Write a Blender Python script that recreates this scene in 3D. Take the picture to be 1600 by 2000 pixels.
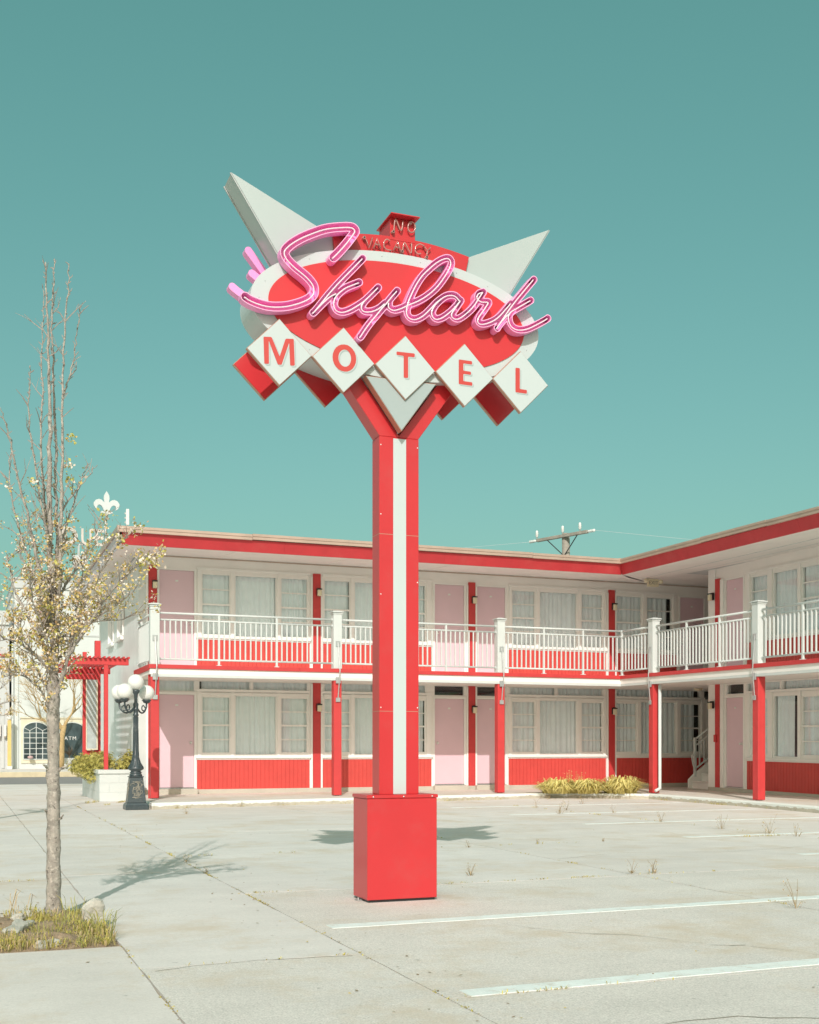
import bpy, bmesh, math, random
import numpy as np
from mathutils import Vector, Matrix
rng = random.Random(7)
R = math.radians
for o in list(bpy.data.objects):
    bpy.data.objects.remove(o)
scene = bpy.context.scene
COL = scene.collection

# ------------------------------------------------------------------ camera
CAM_H = 1.165
YAW = R(21.08)                    # world x runs along the long wing, y away from the lot
cam_d = bpy.data.cameras.new('camera')
cam = bpy.data.objects.new('camera', cam_d)
COL.objects.link(cam)
cam.location = (0, 0, CAM_H)
cam.rotation_euler = (R(90), 0, -YAW)
cam_d.sensor_fit = 'HORIZONTAL'
cam_d.sensor_width = 36.0
cam_d.lens = 2283 / 1600 * 36.0
cam_d.shift_y = 456 / 1600
cam_d.clip_end = 3000
scene.camera = cam

# ------------------------------------------------------------------ sky, sun, exposure
SUN_EL, SUN_AZ = R(34.8), R(21.8)          # light travels towards +y, turned 21.8 deg to +x
world = bpy.data.worlds.new('World')
scene.world = world
world.use_nodes = True
wn = world.node_tree.nodes
wl = world.node_tree.links
wn.clear()
sky = wn.new('ShaderNodeTexSky')
sky.sky_type = 'NISHITA'
sky.sun_disc = False
sky.sun_elevation = SUN_EL
sky.sun_rotation = math.pi + SUN_AZ
sky.air_density = 1.0
sky.dust_density = 4.0
sky.ozone_density = 1.0
# the photograph's hazy teal sky: softer contrast and less blue, the same all round
sepc = wn.new('ShaderNodeSeparateColor')
comb = wn.new('ShaderNodeCombineColor')
wl.new(sky.outputs[0], sepc.inputs[0])
for ch, (pw, gain) in enumerate(((.93, .718), (.666, 1.540), (.814, .923))):
    p_ = wn.new('ShaderNodeMath'); p_.operation = 'POWER'; p_.inputs[1].default_value = pw
    g_ = wn.new('ShaderNodeMath'); g_.operation = 'MULTIPLY'; g_.inputs[1].default_value = gain
    wl.new(sepc.outputs[ch], p_.inputs[0]); wl.new(p_.outputs[0], g_.inputs[0]); wl.new(g_.outputs[0], comb.inputs[ch])
bg = wn.new('ShaderNodeBackground')
bg.inputs[1].default_value = 0.12
wo = wn.new('ShaderNodeOutputWorld')
wl.new(comb.outputs[0], bg.inputs[0])
wl.new(bg.outputs[0], wo.inputs[0])
sun_d = bpy.data.lights.new('sun', 'SUN')
sun_d.energy = 2.55
sun_d.angle = R(0.53)
sun_d.color = (1.0, 0.96, 0.905)
sun = bpy.data.objects.new('sun', sun_d)
COL.objects.link(sun)
sun_dir = Vector((math.sin(SUN_AZ) * math.cos(SUN_EL), math.cos(SUN_AZ) * math.cos(SUN_EL), -math.sin(SUN_EL)))
sun.rotation_euler = sun_dir.to_track_quat('-Z', 'Y').to_euler()
sun.location = (0, -10, 20)
vs = scene.view_settings
scene.display_settings.display_device = 'sRGB'
vs.view_transform = 'Standard'
vs.look = 'None'
vs.exposure = 0.33
vs.gamma = 1
vs.use_curve_mapping = False

# ------------------------------------------------------------------ materials
MATS = {}
def mat(name, col, rough=0.6, var=0.06, vscale=3.0, bump=0.0, bscale=60.0, spec=0.5, metal=0.0, coat=0.0,
        speck=0.0, sscale=250.0, stain=None, stain_amt=0.0, stain_scale=1.5):
    m = bpy.data.materials.new(name)
    m.use_nodes = True
    n, l = m.node_tree.nodes, m.node_tree.links
    b = n['Principled BSDF']
    b.inputs['Roughness'].default_value = rough
    b.inputs['Metallic'].default_value = metal
    b.inputs['Specular IOR Level'].default_value = spec
    b.inputs['Coat Weight'].default_value = coat
    b.inputs['Coat Roughness'].default_value = 0.15
    geo = n.new('ShaderNodeNewGeometry')
    def noise(scale, detail=4, rough_=0.6):
        t = n.new('ShaderNodeTexNoise')
        t.inputs['Scale'].default_value = scale
        t.inputs['Detail'].default_value = detail
        t.inputs['Roughness'].default_value = rough_
        l.new(geo.outputs['Position'], t.inputs['Vector'])
        return t.outputs['Fac']
    def mix(fac, a, bcol, mode='MIX'):
        x = n.new('ShaderNodeMix')
        x.data_type = 'RGBA'
        x.blend_type = mode
        if isinstance(fac, float): x.inputs[0].default_value = fac
        else: l.new(fac, x.inputs[0])
        for k, v in ((6, a), (7, bcol)):
            if isinstance(v, tuple): x.inputs[k].default_value = (*v[:3], 1)
            else: l.new(v, x.inputs[k])
        return x.outputs[2]
    def ramp(fac, lo, hi):
        r = n.new('ShaderNodeMapRange')
        r.inputs[1].default_value = lo
        r.inputs[2].default_value = hi
        l.new(fac, r.inputs[0])
        return r.outputs[0]
    c = col
    if var:
        lo = tuple(max(0, v * (1 - var)) for v in col)
        hi = tuple(min(1, v * (1 + var)) for v in col)
        c = mix(ramp(noise(vscale), 0.3, 0.7), lo, hi)
    if stain:
        c = mix(ramp(noise(stain_scale, 6, 0.7), 0.52, 0.52 + 0.25 / max(stain_amt, .01) * 0.5), c, stain)
    if speck:
        f = noise(sscale, 2, 0.5)
        c = mix(ramp(f, 0.60, 0.70), c, tuple(v * (1 - speck) for v in col))
        c = mix(ramp(f, 0.40, 0.32), c, tuple(min(1, v * (1 + speck * .8)) for v in col))
    if isinstance(c, tuple): b.inputs['Base Color'].default_value = (*c, 1)
    else: l.new(c, b.inputs['Base Color'])
    if bump:
        bp = n.new('ShaderNodeBump')
        bp.inputs['Strength'].default_value = bump
        bp.inputs['Distance'].default_value = 0.01
        l.new(noise(bscale, 5, 0.65), bp.inputs['Height'])
        l.new(bp.outputs[0], b.inputs['Normal'])
    MATS[name] = m
    return m

mat('white', (.86, .835, .80), .55, .03, 2.0, .05, 30)  # white paint, raised and warmed in colour to lift the shaded walls
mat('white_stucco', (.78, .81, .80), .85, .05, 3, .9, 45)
mat('white_trim', (.60, .635, .62), .45, .03, 4, .04, 40)  # same white paint, kept darker for the sunlit railings and blocks
mat('casing_white_lifted', (.85, .835, .81), .5, .03, 4, .04, 40)  # same white paint, raised and warmed for trim lying in shade
mat('soffit', (.84, .81, .775), .7, .05, 1.2, .05, 20)
mat('pink_door', (.71, .515, .575), .55, .03, 1.5, .03, 40)
mat('red_board', (.60, .066, .056), .5, .06, 4, .06, 60)
mat('red_post', (.56, .046, .048), .5, .06, 5, .08, 60)
mat('red_fascia', (.52, .036, .045), .55, .07, 3, .06, 60, stain=(.55, .09, .08), stain_amt=.3, stain_scale=1.2)
mat('drip_metal', (.50, .37, .30), .45, .12, 2.0, .05, 20, metal=.25)
mat('shade_tinted_fascia', (.60, .56, .60), .65, .04, 2)  # white board; the lilac of sky shade is put into its colour
def concrete_mat(name, col, agg=0.0, rough=.88):
    m = bpy.data.materials.new(name); m.use_nodes = True
    n, l = m.node_tree.nodes, m.node_tree.links
    b = n['Principled BSDF']; b.inputs['Roughness'].default_value = rough; b.inputs['Specular IOR Level'].default_value = .25
    geo = n.new('ShaderNodeNewGeometry')
    def noise(scale, det, ro=.6, stretch=None):
        t = n.new('ShaderNodeTexNoise'); t.inputs['Scale'].default_value = scale; t.inputs['Detail'].default_value = det; t.inputs['Roughness'].default_value = ro
        src = geo.outputs['Position']
        if stretch:
            mp = n.new('ShaderNodeMapping'); mp.inputs['Scale'].default_value = stretch; l.new(src, mp.inputs[0]); src = mp.outputs[0]
        l.new(src, t.inputs['Vector']); return t.outputs['Fac']
    def rng_(f, a, b_, lo, hi):
        r = n.new('ShaderNodeMapRange'); r.inputs[1].default_value = a; r.inputs[2].default_value = b_; r.inputs[3].default_value = lo; r.inputs[4].default_value = hi
        l.new(f, r.inputs[0]); return r.outputs[0]
    def mul(x, y):
        k = n.new('ShaderNodeMath'); k.operation = 'MULTIPLY'; l.new(x, k.inputs[0]); l.new(y, k.inputs[1]); return k.outputs[0]
    v = mul(rng_(noise(.35, 3), .3, .7, .94, 1.05), rng_(noise(2.6, 5), .3, .7, .955, 1.045))
    v = mul(v, rng_(noise(.8, 4, .6, (.35, 3.0, 1)), .3, .7, .96, 1.035))
    v = mul(v, rng_(noise(38, 4, .7), .3, .7, .94 - .06 * agg, 1.06 + .05 * agg))
    v = mul(v, rng_(noise(110, 2, .5), .3, .7, .94 - .13 * agg, 1.06 + .10 * agg))
    v = mul(v, rng_(noise(17, 2, .5), .70, .76, 1.0, .70))
    cx = n.new('ShaderNodeVectorMath'); cx.operation = 'SCALE'; cx.inputs[0].default_value = col; l.new(v, cx.inputs['Scale'])
    st = n.new('ShaderNodeMix'); st.data_type = 'RGBA'
    l.new(rng_(noise(.75, 8, .75), .50, .72, 0, 1.0), st.inputs[0]); l.new(cx.outputs[0], st.inputs[6]); st.inputs[7].default_value = (col[0] * .86, col[1] * .76, col[2] * .62, 1)
    l.new(st.outputs[2], b.inputs['Base Color'])
    bp = n.new('ShaderNodeBump'); bp.inputs['Strength'].default_value = .25 + .35 * agg; bp.inputs['Distance'].default_value = .004
    l.new(noise(90, 5, .7), bp.inputs['Height']); l.new(bp.outputs[0], b.inputs['Normal'])
    MATS[name] = m
concrete_mat('concrete', (.70, .66, .625))
concrete_mat('concrete_b', (.685, .64, .60))
concrete_mat('aggregate', (.69, .645, .60), 1.0)
concrete_mat('walkway', (.66, .61, .55), .2)
mat('plinth', (.50, .47, .40), .9, .08, 1.5, .3, 70)
mat('joint', (.40, .345, .26), .95, .3, 9, .4, 90)
mat('dirt', (.33, .24, .16), .95, .3, 14, .9, 60, speck=.4, sscale=110)
mat('asphalt', (.25, .24, .235), .9, .08, 1.5, .3, 90, speck=.2, sscale=60)
mat('far_ground', (.40, .385, .33), .95, .08, .3)
mat('paint_line', (.78, .825, .80), .7, .07, 8, .2, 120, speck=.12, sscale=90, stain=(.64, .605, .55), stain_amt=.9, stain_scale=9)
mat('kerb_yellow', (.62, .54, .37), .8, .1, 3)
mat('crack', (.30, .27, .21), .95, .2, 8)
mat('sign_red', (.55, .027, .034), .36, .05, 1.7, .10, 2.6, spec=.5, coat=.25, stain=(.50, .06, .06), stain_amt=.3, stain_scale=3.5)
mat('sign_red_face', (.575, .033, .040), .42, .015, 1.0)
mat('sign_white', (.515, .575, .575), .4, .015, 1.0, coat=.15)
mat('sign_silver', (.435, .495, .485), .38, .03, 1.5, coat=.2)
mat('sign_edge', (.48, .27, .20), .45, .08, 4, metal=.2)
mat('letter_red', (.55, .06, .05), .5, .02)
mat('letter_shade', (.36, .43, .42), .5, .02)
mat('pink_channel', (.97, .34, .68), .38, .03, 3, coat=.2)
mat('pink_rim', (.93, .45, .70), .35, .02, 3, coat=.2)
mat('neon_glass', (.80, .72, .77), .12, .03, 30, coat=.5)
mat('neon_clear', (.44, .22, .19), .10, .15, 40, coat=.6)
mat('black_part', (.02, .02, .022), .4, .1)
mat('iron', (.045, .062, .07), .38, .15, 25, .3, 90, coat=.2, stain=(.16, .155, .13), stain_amt=.25, stain_scale=22)
mat('iron_relief', (.30, .28, .23), .5, .5, 60, .8, 140)
mat('globe', (.78, .78, .745), .35, .01)
mat('bark', (.35, .315, .275), .9, .30, 16, 1.0, 55, speck=.55, sscale=48, stain=(.50, .47, .40), stain_amt=.6, stain_scale=11)
mat('twig', (.32, .275, .24), .85, .2, 30, .4, 90)
mat('bark_yellow', (.46, .33, .16), .9, .2, 14, .6, 60)
mat('blossom', (.76, .67, .56), .7, .12, 30)
mat('leaf_gold', (.56, .42, .14), .6, .25, 30)
mat('leaf_lime', (.46, .43, .10), .6, .2, 30)
mat('leaf_rust', (.56, .38, .20), .6, .25, 30)
mat('shrub_leaf', (.34, .31, .07), .6, .3, 20)
mat('shrub_leaf_b', (.46, .41, .11), .6, .25, 20)
mat('shrub_wood', (.16, .11, .07), .9, .2, 20)
mat('straw', (.72, .625, .23), .7, .2, 14)
mat('straw_b', (.56, .48, .14), .7, .2, 14)
mat('grass', (.29, .29, .09), .7, .25, 30)
mat('grass_b', (.48, .42, .10), .7, .25, 30)
mat('grass_dry', (.50, .38, .22), .8, .25, 30)
mat('sign_cream', (.58, .53, .48), .8, .12, 2)
mat('litter', (.30, .22, .13), .9, .3, 20)
mat('chevron_silver', (.36, .42, .42), .38, .03, 1.5, coat=.2)
mat('weed_stem', (.30, .22, .12), .8, .2, 20)
mat('moss', (.42, .32, .07), .8, .25, 20)
mat('stone', (.50, .48, .42), .9, .1, 12, .7, 50)
mat('curtain', (.85, .92, .98), .9, .03, 6)
mat('curtain_warm', (.85, .92, .97), .9, .03, 6)
mat('unlit_room', (.035, .04, .045), .95, .05)  # near-black colour standing in for unlit interiors
mat('lens', (.74, .66, .48), .4, .04)
mat('galv', (.50, .52, .52), .4, .1, 14, metal=.6)
mat('wood_grey', (.30, .27, .23), .9, .2, 6, .4, 40)
mat('porcelain', (.75, .75, .72), .3, .03)
mat('far_white', (.62, .66, .645), .8, .03, .7)
mat('far_cream', (.70, .65, .50), .8, .06, 4)
mat('far_glass', (.06, .085, .09), .12, .5, 1.4, coat=.3)
mat('far_grey', (.55, .57, .565), .8, .05, .8)
mat('yellow_paint', (.68, .50, .18), .6, .08, 4)
mat('mauve', (.52, .36, .36), .7, .05)
mat('board_glass', (.42, .47, .47), .12, .35, 2.2, coat=.4)
mat('wire', (.45, .47, .47), .6, 0)

def glass_mat():
    m = bpy.data.materials.new('window_glass')
    m.use_nodes = True
    n, l = m.node_tree.nodes, m.node_tree.links
    n.clear()
    out = n.new('ShaderNodeOutputMaterial')
    tr = n.new('ShaderNodeBsdfTransparent')
    tr.inputs[0].default_value = (.98, .99, .985, 1)
    gl = n.new('ShaderNodeBsdfGlossy')
    gl.inputs['Roughness'].default_value = .03
    lw = n.new('ShaderNodeLayerWeight'); lw.inputs[0].default_value = .5
    pw = n.new('ShaderNodeMath'); pw.operation = 'POWER'; pw.inputs[1].default_value = 5
    l.new(lw.outputs['Facing'], pw.inputs[0])
    fr = n.new('ShaderNodeMath'); fr.operation = 'MULTIPLY_ADD'; fr.inputs[1].default_value = .9; fr.inputs[2].default_value = .05
    l.new(pw.outputs[0], fr.inputs[0])
    mx = n.new('ShaderNodeMixShader')
    l.new(fr.outputs[0], mx.inputs[0])
    l.new(tr.outputs[0], mx.inputs[1])
    l.new(gl.outputs[0], mx.inputs[2])
    l.new(mx.outputs[0], out.inputs[0])
    MATS['glass'] = m
glass_mat()

def kerb_mat():
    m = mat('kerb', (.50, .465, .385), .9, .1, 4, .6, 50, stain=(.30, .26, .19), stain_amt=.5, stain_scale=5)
    n, l = m.node_tree.nodes, m.node_tree.links
    b = n['Principled BSDF']
    old = b.inputs['Base Color'].links[0].from_socket
    geo = n.new('ShaderNodeNewGeometry')
    sep = n.new('ShaderNodeSeparateXYZ')
    l.new(geo.outputs['Position'], sep.inputs[0])
    t = n.new('ShaderNodeTexNoise')
    t.inputs['Scale'].default_value = 7
    t.inputs['Detail'].default_value = 6
    l.new(geo.outputs['Position'], t.inputs['Vector'])
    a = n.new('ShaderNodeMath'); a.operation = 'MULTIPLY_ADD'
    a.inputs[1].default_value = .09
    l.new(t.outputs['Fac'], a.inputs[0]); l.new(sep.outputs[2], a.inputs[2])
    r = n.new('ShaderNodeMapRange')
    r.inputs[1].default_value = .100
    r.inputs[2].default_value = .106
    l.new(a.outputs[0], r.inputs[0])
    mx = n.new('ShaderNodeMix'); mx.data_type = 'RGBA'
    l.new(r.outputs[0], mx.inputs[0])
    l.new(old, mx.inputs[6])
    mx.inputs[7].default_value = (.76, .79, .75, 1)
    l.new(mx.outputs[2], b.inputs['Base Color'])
kerb_mat()

# ------------------------------------------------------------------ mesh helpers
class MB:
    def __init__(s):
        s.v, s.f, s.mi = [], [], []
    def poly(s, pts, mi=0):
        i = len(s.v)
        s.v += [tuple(p) for p in pts]
        s.f.append(tuple(range(i, i + len(pts)))); s.mi.append(mi)
        return s
    def box(s, x0, x1, y0, y1, z0, z1, mi=0):
        i = len(s.v)
        s.v += [(x0, y0, z0), (x1, y0, z0), (x1, y1, z0), (x0, y1, z0), (x0, y0, z1), (x1, y0, z1), (x1, y1, z1), (x0, y1, z1)]
        for q in ((0, 3, 2, 1), (4, 5, 6, 7), (0, 1, 5, 4), (1, 2, 6, 5), (2, 3, 7, 6), (3, 0, 4, 7)):
            s.f.append(tuple(i + k for k in q)); s.mi.append(mi)
        return s
    def hexa(s, lo, hi, mi=0):
        """lo, hi: two matching loops of points joined into a solid"""
        n, i = len(lo), len(s.v)
        s.v += [tuple(p) for p in lo] + [tuple(p) for p in hi]
        s.f.append(tuple(i + k for k in range(n - 1, -1, -1))); s.f.append(tuple(i + n + k for k in range(n)))
        s.mi += [mi, mi]
        for k in range(n):
            s.f.append((i + k, i + (k + 1) % n, i + n + (k + 1) % n, i + n + k)); s.mi.append(mi)
        return s
    def tube(s, pts, rad, n=6, mi=0, cap=True):
        pts = [Vector(p) for p in pts]
        if not isinstance(rad, (list, tuple)): rad = [rad] * len(pts)
        i = len(s.v)
        ref = None
        for k, p in enumerate(pts):
            t = (pts[min(k + 1, len(pts) - 1)] - pts[max(k - 1, 0)])
            if t.length < 1e-9: t = Vector((0, 0, 1))
            t.normalize()
            if ref is None:
                ref = t.orthogonal().normalized()
            ref = (ref - t * ref.dot(t))
            if ref.length < 1e-6: ref = t.orthogonal()
            ref.normalize()
            b = t.cross(ref)
            for j in range(n):
                a = 2 * math.pi * j / n
                s.v.append(tuple(p + (ref * math.cos(a) + b * math.sin(a)) * rad[k]))
        for k in range(len(pts) - 1):
            for j in range(n):
                s.f.append((i + k * n + j, i + k * n + (j + 1) % n, i + (k + 1) * n + (j + 1) % n, i + (k + 1) * n + j)); s.mi.append(mi)
        if cap:
            s.f.append(tuple(i + j for j in range(n - 1, -1, -1))); s.mi.append(mi)
            s.f.append(tuple(i + (len(pts) - 1) * n + j for j in range(n))); s.mi.append(mi)
        return s
    def lathe(s, prof, cx, cy, n=20, mi=0):
        i = len(s.v)
        for r, z in prof:
            for j in range(n):
                a = 2 * math.pi * j / n
                s.v.append((cx + r * math.cos(a), cy + r * math.sin(a), z))
        for k in range(len(prof) - 1):
            for j in range(n):
                s.f.append((i + k * n + j, i + k * n + (j + 1) % n, i + (k + 1) * n + (j + 1) % n, i + (k + 1) * n + j)); s.mi.append(mi)
        s.f.append(tuple(i + j for j in range(n - 1, -1, -1))); s.mi.append(mi)
        s.f.append(tuple(i + (len(prof) - 1) * n + j for j in range(n))); s.mi.append(mi)
        return s
    def ball(s, c, r, seg=24, rings=14, sq=1.0, mi=0):
        prof = [(max(r * math.sin(math.pi * k / rings), 1e-4), c[2] - sq * r * math.cos(math.pi * k / rings)) for k in range(rings + 1)]
        return s.lathe(prof, c[0], c[1], seg, mi)
    def build(s, name, mats, parent=None, origin=None, bevel=0, smooth=False, seg=1):
        me = bpy.data.meshes.new(name)
        v = s.v
        if origin is not None:
            v = [(p[0] - origin[0], p[1] - origin[1], p[2] - origin[2]) for p in v]
        me.from_pydata(v, [], s.f)
        if isinstance(mats, str): mats = [mats]
        for m in mats: me.materials.append(MATS[m])
        if len(mats) > 1: me.polygons.foreach_set('material_index', s.mi)
        if bevel or len(s.f) < 20000:
            bm = bmesh.new(); bm.from_mesh(me)
            bmesh.ops.recalc_face_normals(bm, faces=bm.faces)
            if bevel:
                es = [e for e in bm.edges if len(e.link_faces) == 2 and e.calc_face_angle(0) > .5]
                bmesh.ops.bevel(bm, geom=es, offset=bevel, segments=seg, affect='EDGES', clamp_overlap=True)
            bm.to_mesh(me); bm.free()
        if smooth:
            me.polygons.foreach_set('use_smooth', [True] * len(me.polygons))
        return link(name, me, parent, origin)

LOC = {}
def link(name, me, parent=None, loc=None):
    o = bpy.data.objects.new(name, me)
    COL.objects.link(o)
    if loc is not None: o.location = loc
    if parent is not None:
        o.parent = parent
        if parent.name in LOC: o.matrix_parent_inverse = Matrix.Translation(-LOC[parent.name])
    return o
def thing(name, label, cat, loc=(0, 0, 0), group=None):
    o = bpy.data.objects.new(name, None)
    COL.objects.link(o)
    o.location = loc
    o.empty_display_size = .2
    LOC[o.name] = Vector(loc)
    return tag(o, label, cat, group)
def tag(o, label, cat, group=None, kind=None):
    if label: o['label'] = label
    if cat: o['category'] = cat
    if group: o['group'] = group
    if kind: o['kind'] = kind
    return o
def struct(o):
    o['kind'] = 'structure'
    return o
def box(name, m, parent, x0, x1, y0, y1, z0, z1, bevel=.004):
    return MB().box(x0, x1, y0, y1, z0, z1).build(name, m, parent, bevel=bevel)
def curve_fill(loops, y0, y1):
    """filled outline(s) in the x-z plane given a thickness from y0 to y1, as (verts, faces) in a MB"""
    cu = bpy.data.curves.new('c', 'CURVE')
    cu.dimensions = '2D'; cu.fill_mode = 'BOTH'; cu.extrude = abs(y1 - y0) / 2
    for lp in loops:
        sp = cu.splines.new('POLY'); sp.points.add(len(lp) - 1)
        for p, q in zip(sp.points, lp): p.co = (q[0], q[1], 0, 1)
        sp.use_cyclic_u = True
    ob = bpy.data.objects.new('c', cu)
    me = bpy.data.meshes.new_from_object(ob)
    b = MB()
    ym = (y0 + y1) / 2
    b.v = [(v.co.x, ym - v.co.z, v.co.y) for v in me.vertices]
    b.f = [tuple(p.vertices) for p in me.polygons]
    b.mi = [0] * len(b.f)
    bpy.data.objects.remove(ob); bpy.data.curves.remove(cu); bpy.data.meshes.remove(me)
    return b
def ellipse(cx, cz, a, b, n=72):
    return [(cx + a * math.cos(2 * math.pi * k / n), cz + b * math.sin(2 * math.pi * k / n)) for k in range(n)]
def crom(pts, sub=5, closed=False):
    P = [Vector(p) for p in pts]
    if len(P) < 3: return [tuple(p) for p in P]
    out = []
    for i in range(len(P) - 1):
        p0, p1, p2, p3 = P[max(i - 1, 0)], P[i], P[i + 1], P[min(i + 2, len(P) - 1)]
        for k in range(sub):
            t = k / sub
            out.append(tuple(.5 * ((2 * p1) + (p2 - p0) * t + (2 * p0 - 5 * p1 + 4 * p2 - p3) * t * t + (3 * p1 - p0 - 3 * p2 + p3) * t ** 3)))
    out.append(tuple(P[-1]))
    return out

# ------------------------------------------------------------------ ground and lot
ground = struct(MB().poly([(-600, -60, -.06), (900, -60, -.06), (900, 1500, -.06), (-600, 1500, -.06)]).build('ground', 'far_ground'))
lot = struct(MB().poly([(-14, -4, -.016), (30, -4, -.016), (30, 36.6, -.016), (-14, 36.6, -.016)]).build('parking_lot', 'joint'))
US = [-13, .88, 2.10, 5.67, 10.0, 14.6]
SS = [[-3, 3.0, 6.94, 8.42, 10.55, 14.1, 17.8, 21.6, 25.4, 29.2, 33, 36.5],
      [-3, 2.4, 6.2, 10.85, 14.5, 18.2, 21.9, 25.6, 29.3, 33, 36.5],
      [-3, 4.96, 9.05, 12.3, 15.6, 18.9, 22.2, 25.5, 29.2, 33, 36.5],
      [-3, 9.08, 12.33, 15.6, 18.9, 22.2, 25.0],
      [-3, 9.13, 12.36, 15.6, 18.9, 22.2, 25.0]]
def slab(x0, x1, y0, y1, m, dz=0.0, notch=None):
    """concrete slab with slightly wandering edges"""
    g = .0032
    x0 += g; x1 -= g; y0 += g; y1 -= g
    pts = []
    def side(ax, ay, bx, by):
        L = math.hypot(bx - ax, by - ay); n = max(1, min(40, int(L / .22)))
        for k in range(n):
            t = k / n
            j = 0 if k == 0 else rng.choice((0, 0, .002, .004, .007, .011)) * rng.random()
            nx, ny = -(by - ay) / L, (bx - ax) / L
            pts.append((ax + (bx - ax) * t + nx * j, ay + (by - ay) * t + ny * j))
    side(x0, y0, x1, y0); side(x1, y0, x1, y1); side(x1, y1, x0, y1); side(x0, y1, x0, y0)
    b = MB()
    i = len(pts)
    b.hexa([(p[0], p[1], -.05) for p in pts], [(p[0], p[1], dz) for p in pts])
    return b.build('concrete_slab', m, lot)
for ci in range(len(US) - 1):
    for k in range(len(SS[ci]) - 1):
        y0, y1 = SS[ci][k], SS[ci][k + 1]
        if ci == 0 and abs(y0 - 6.94) < .01:
            slab(US[0], -.45, y0, y1, 'concrete'); continue
        m = 'aggregate' if (ci >= 2 and y1 < 9.2) or (ci == 1 and y1 < 6.3) else rng.choice(['concrete', 'concrete_b'])
        if ci == 0 and y1 < 7: m = 'concrete_b'
        slab(US[ci], US[ci + 1], y0, y1, m, rng.uniform(-.0015, 0))
def line_strip(u0, u1, s0, s1=None, w=.13, name='painted_line'):
    s1 = s0 if s1 is None else s1
    b = MB(); n = 40; L = []; Hh = []
    for k in range(n + 1):
        t = k / n; u = u0 + (u1 - u0) * t; y = s0 + (s1 - s0) * t
        L.append((u, y - w / 2 + rng.uniform(-.005, .005))); Hh.append((u, y + w / 2 + rng.uniform(-.005, .005)))
    for k in range(n):
        q = [L[k], L[k + 1], Hh[k + 1], Hh[k]]
        b.poly([(*p, .0016) for p in q])
        b.poly([(*L[k], -.01), (*L[k + 1], -.01), (*L[k + 1], .0016), (*L[k], .0016)])
    b.poly([(*Hh[0], -.01), (*L[0], -.01), (*L[0], .0016), (*Hh[0], .0016)])
    return b.build(name, 'paint_line', lot)
for u0, u1, a, c in [(2.22, 13.4, 7.19, 7.38), (2.22, 13.4, 5.03, 5.35), (8.4, 13.5, 10.17, 10.2), (8.6, 13.6, 12.6, 12.66), (8.66, 13.6, 15.25, 15.3), (8.62, 13.65, 17.7, 17.72), (8.6, 13.7, 20.14, 20.2), (2.3, 13.4, 2.9, 3.1)]:
    line_strip(u0, u1, a, c, w=.14 if a < 9 else .12)
def crack(pts, w=.006):
    p = crom([(x, y, 0) for x, y in pts], 6)
    p = [(x + rng.uniform(-.02, .02), y + rng.uniform(-.02, .02)) for x, y, z in p]
    b = MB(); L = []; Q = []
    for k, (x, y) in enumerate(p):
        ww = w * rng.uniform(.3, 1.0)
        L.append((x, y - ww, .0012)); Q.append((x, y + ww, .0012))
    for k in range(len(p) - 1):
        b.poly([L[k], L[k + 1], Q[k + 1], Q[k]])
    return b.build('crack', 'crack', lot)
crack([(3.3, 6.9), (3.55, 6.45), (3.9, 6.15), (4.1, 5.75), (4.3, 5.6), (4.55, 5.1), (4.9, 4.7), (5.3, 4.6)])
crack([(2.25, 4.0), (3.0, 4.2), (3.7, 3.9), (4.4, 4.1)])
crack([(-.4, 10.3), (.4, 10.5), (1.2, 10.75), (2.0, 10.7)], .004)
crack([(5.7, 10.6), (6.8, 11.0), (8.0, 10.7), (9.9, 11.2)], .005)
crack([(.95, 6.1), (1.4, 6.2), (2.05, 6.15)], .004)
# tree pit
pit = struct(MB().poly([(-.45, 6.94, -.012), (.88, 6.94, -.012), (.88, 8.42, -.012), (-.45, 8.42, -.012)]).build('tree_pit', 'dirt'))
bm_ = MB(); N = 26
H_ = {}
for i in range(N + 1):
    for j in range(N + 1):
        x = -.44 + 1.31 * i / N; y = 6.95 + 1.46 * j / N
        e = min(i, N - i, j, N - j) / 4
        H_[i, j] = (x, y, -.008 + min(1, e) * (.035 + .03 * math.sin(x * 9 + y * 4) * math.cos(y * 7)) + rng.uniform(0, .012) * min(1, e))
for i in range(N):
    for j in range(N):
        bm_.poly([H_[i, j], H_[i + 1, j], H_[i + 1, j + 1], H_[i, j + 1]])
bm_.build('soil', 'dirt', pit)

# road beyond
struct(MB().box(-60, 60, 37.2, 46.3, -.055, -.035).build('road', 'asphalt'))
struct(MB().box(-60, 60, 36.55, 37.19, -.055, -.012).build('gutter', 'walkway'))
fk = struct(MB().box(-60, 60, 46.3, 46.55, -.05, .16).build('far_kerb', 'kerb_yellow', bevel=.02))
struct(MB().box(-60, 60, 46.56, 56, -.05, .165).build('far_sidewalk', 'concrete'))

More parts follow.
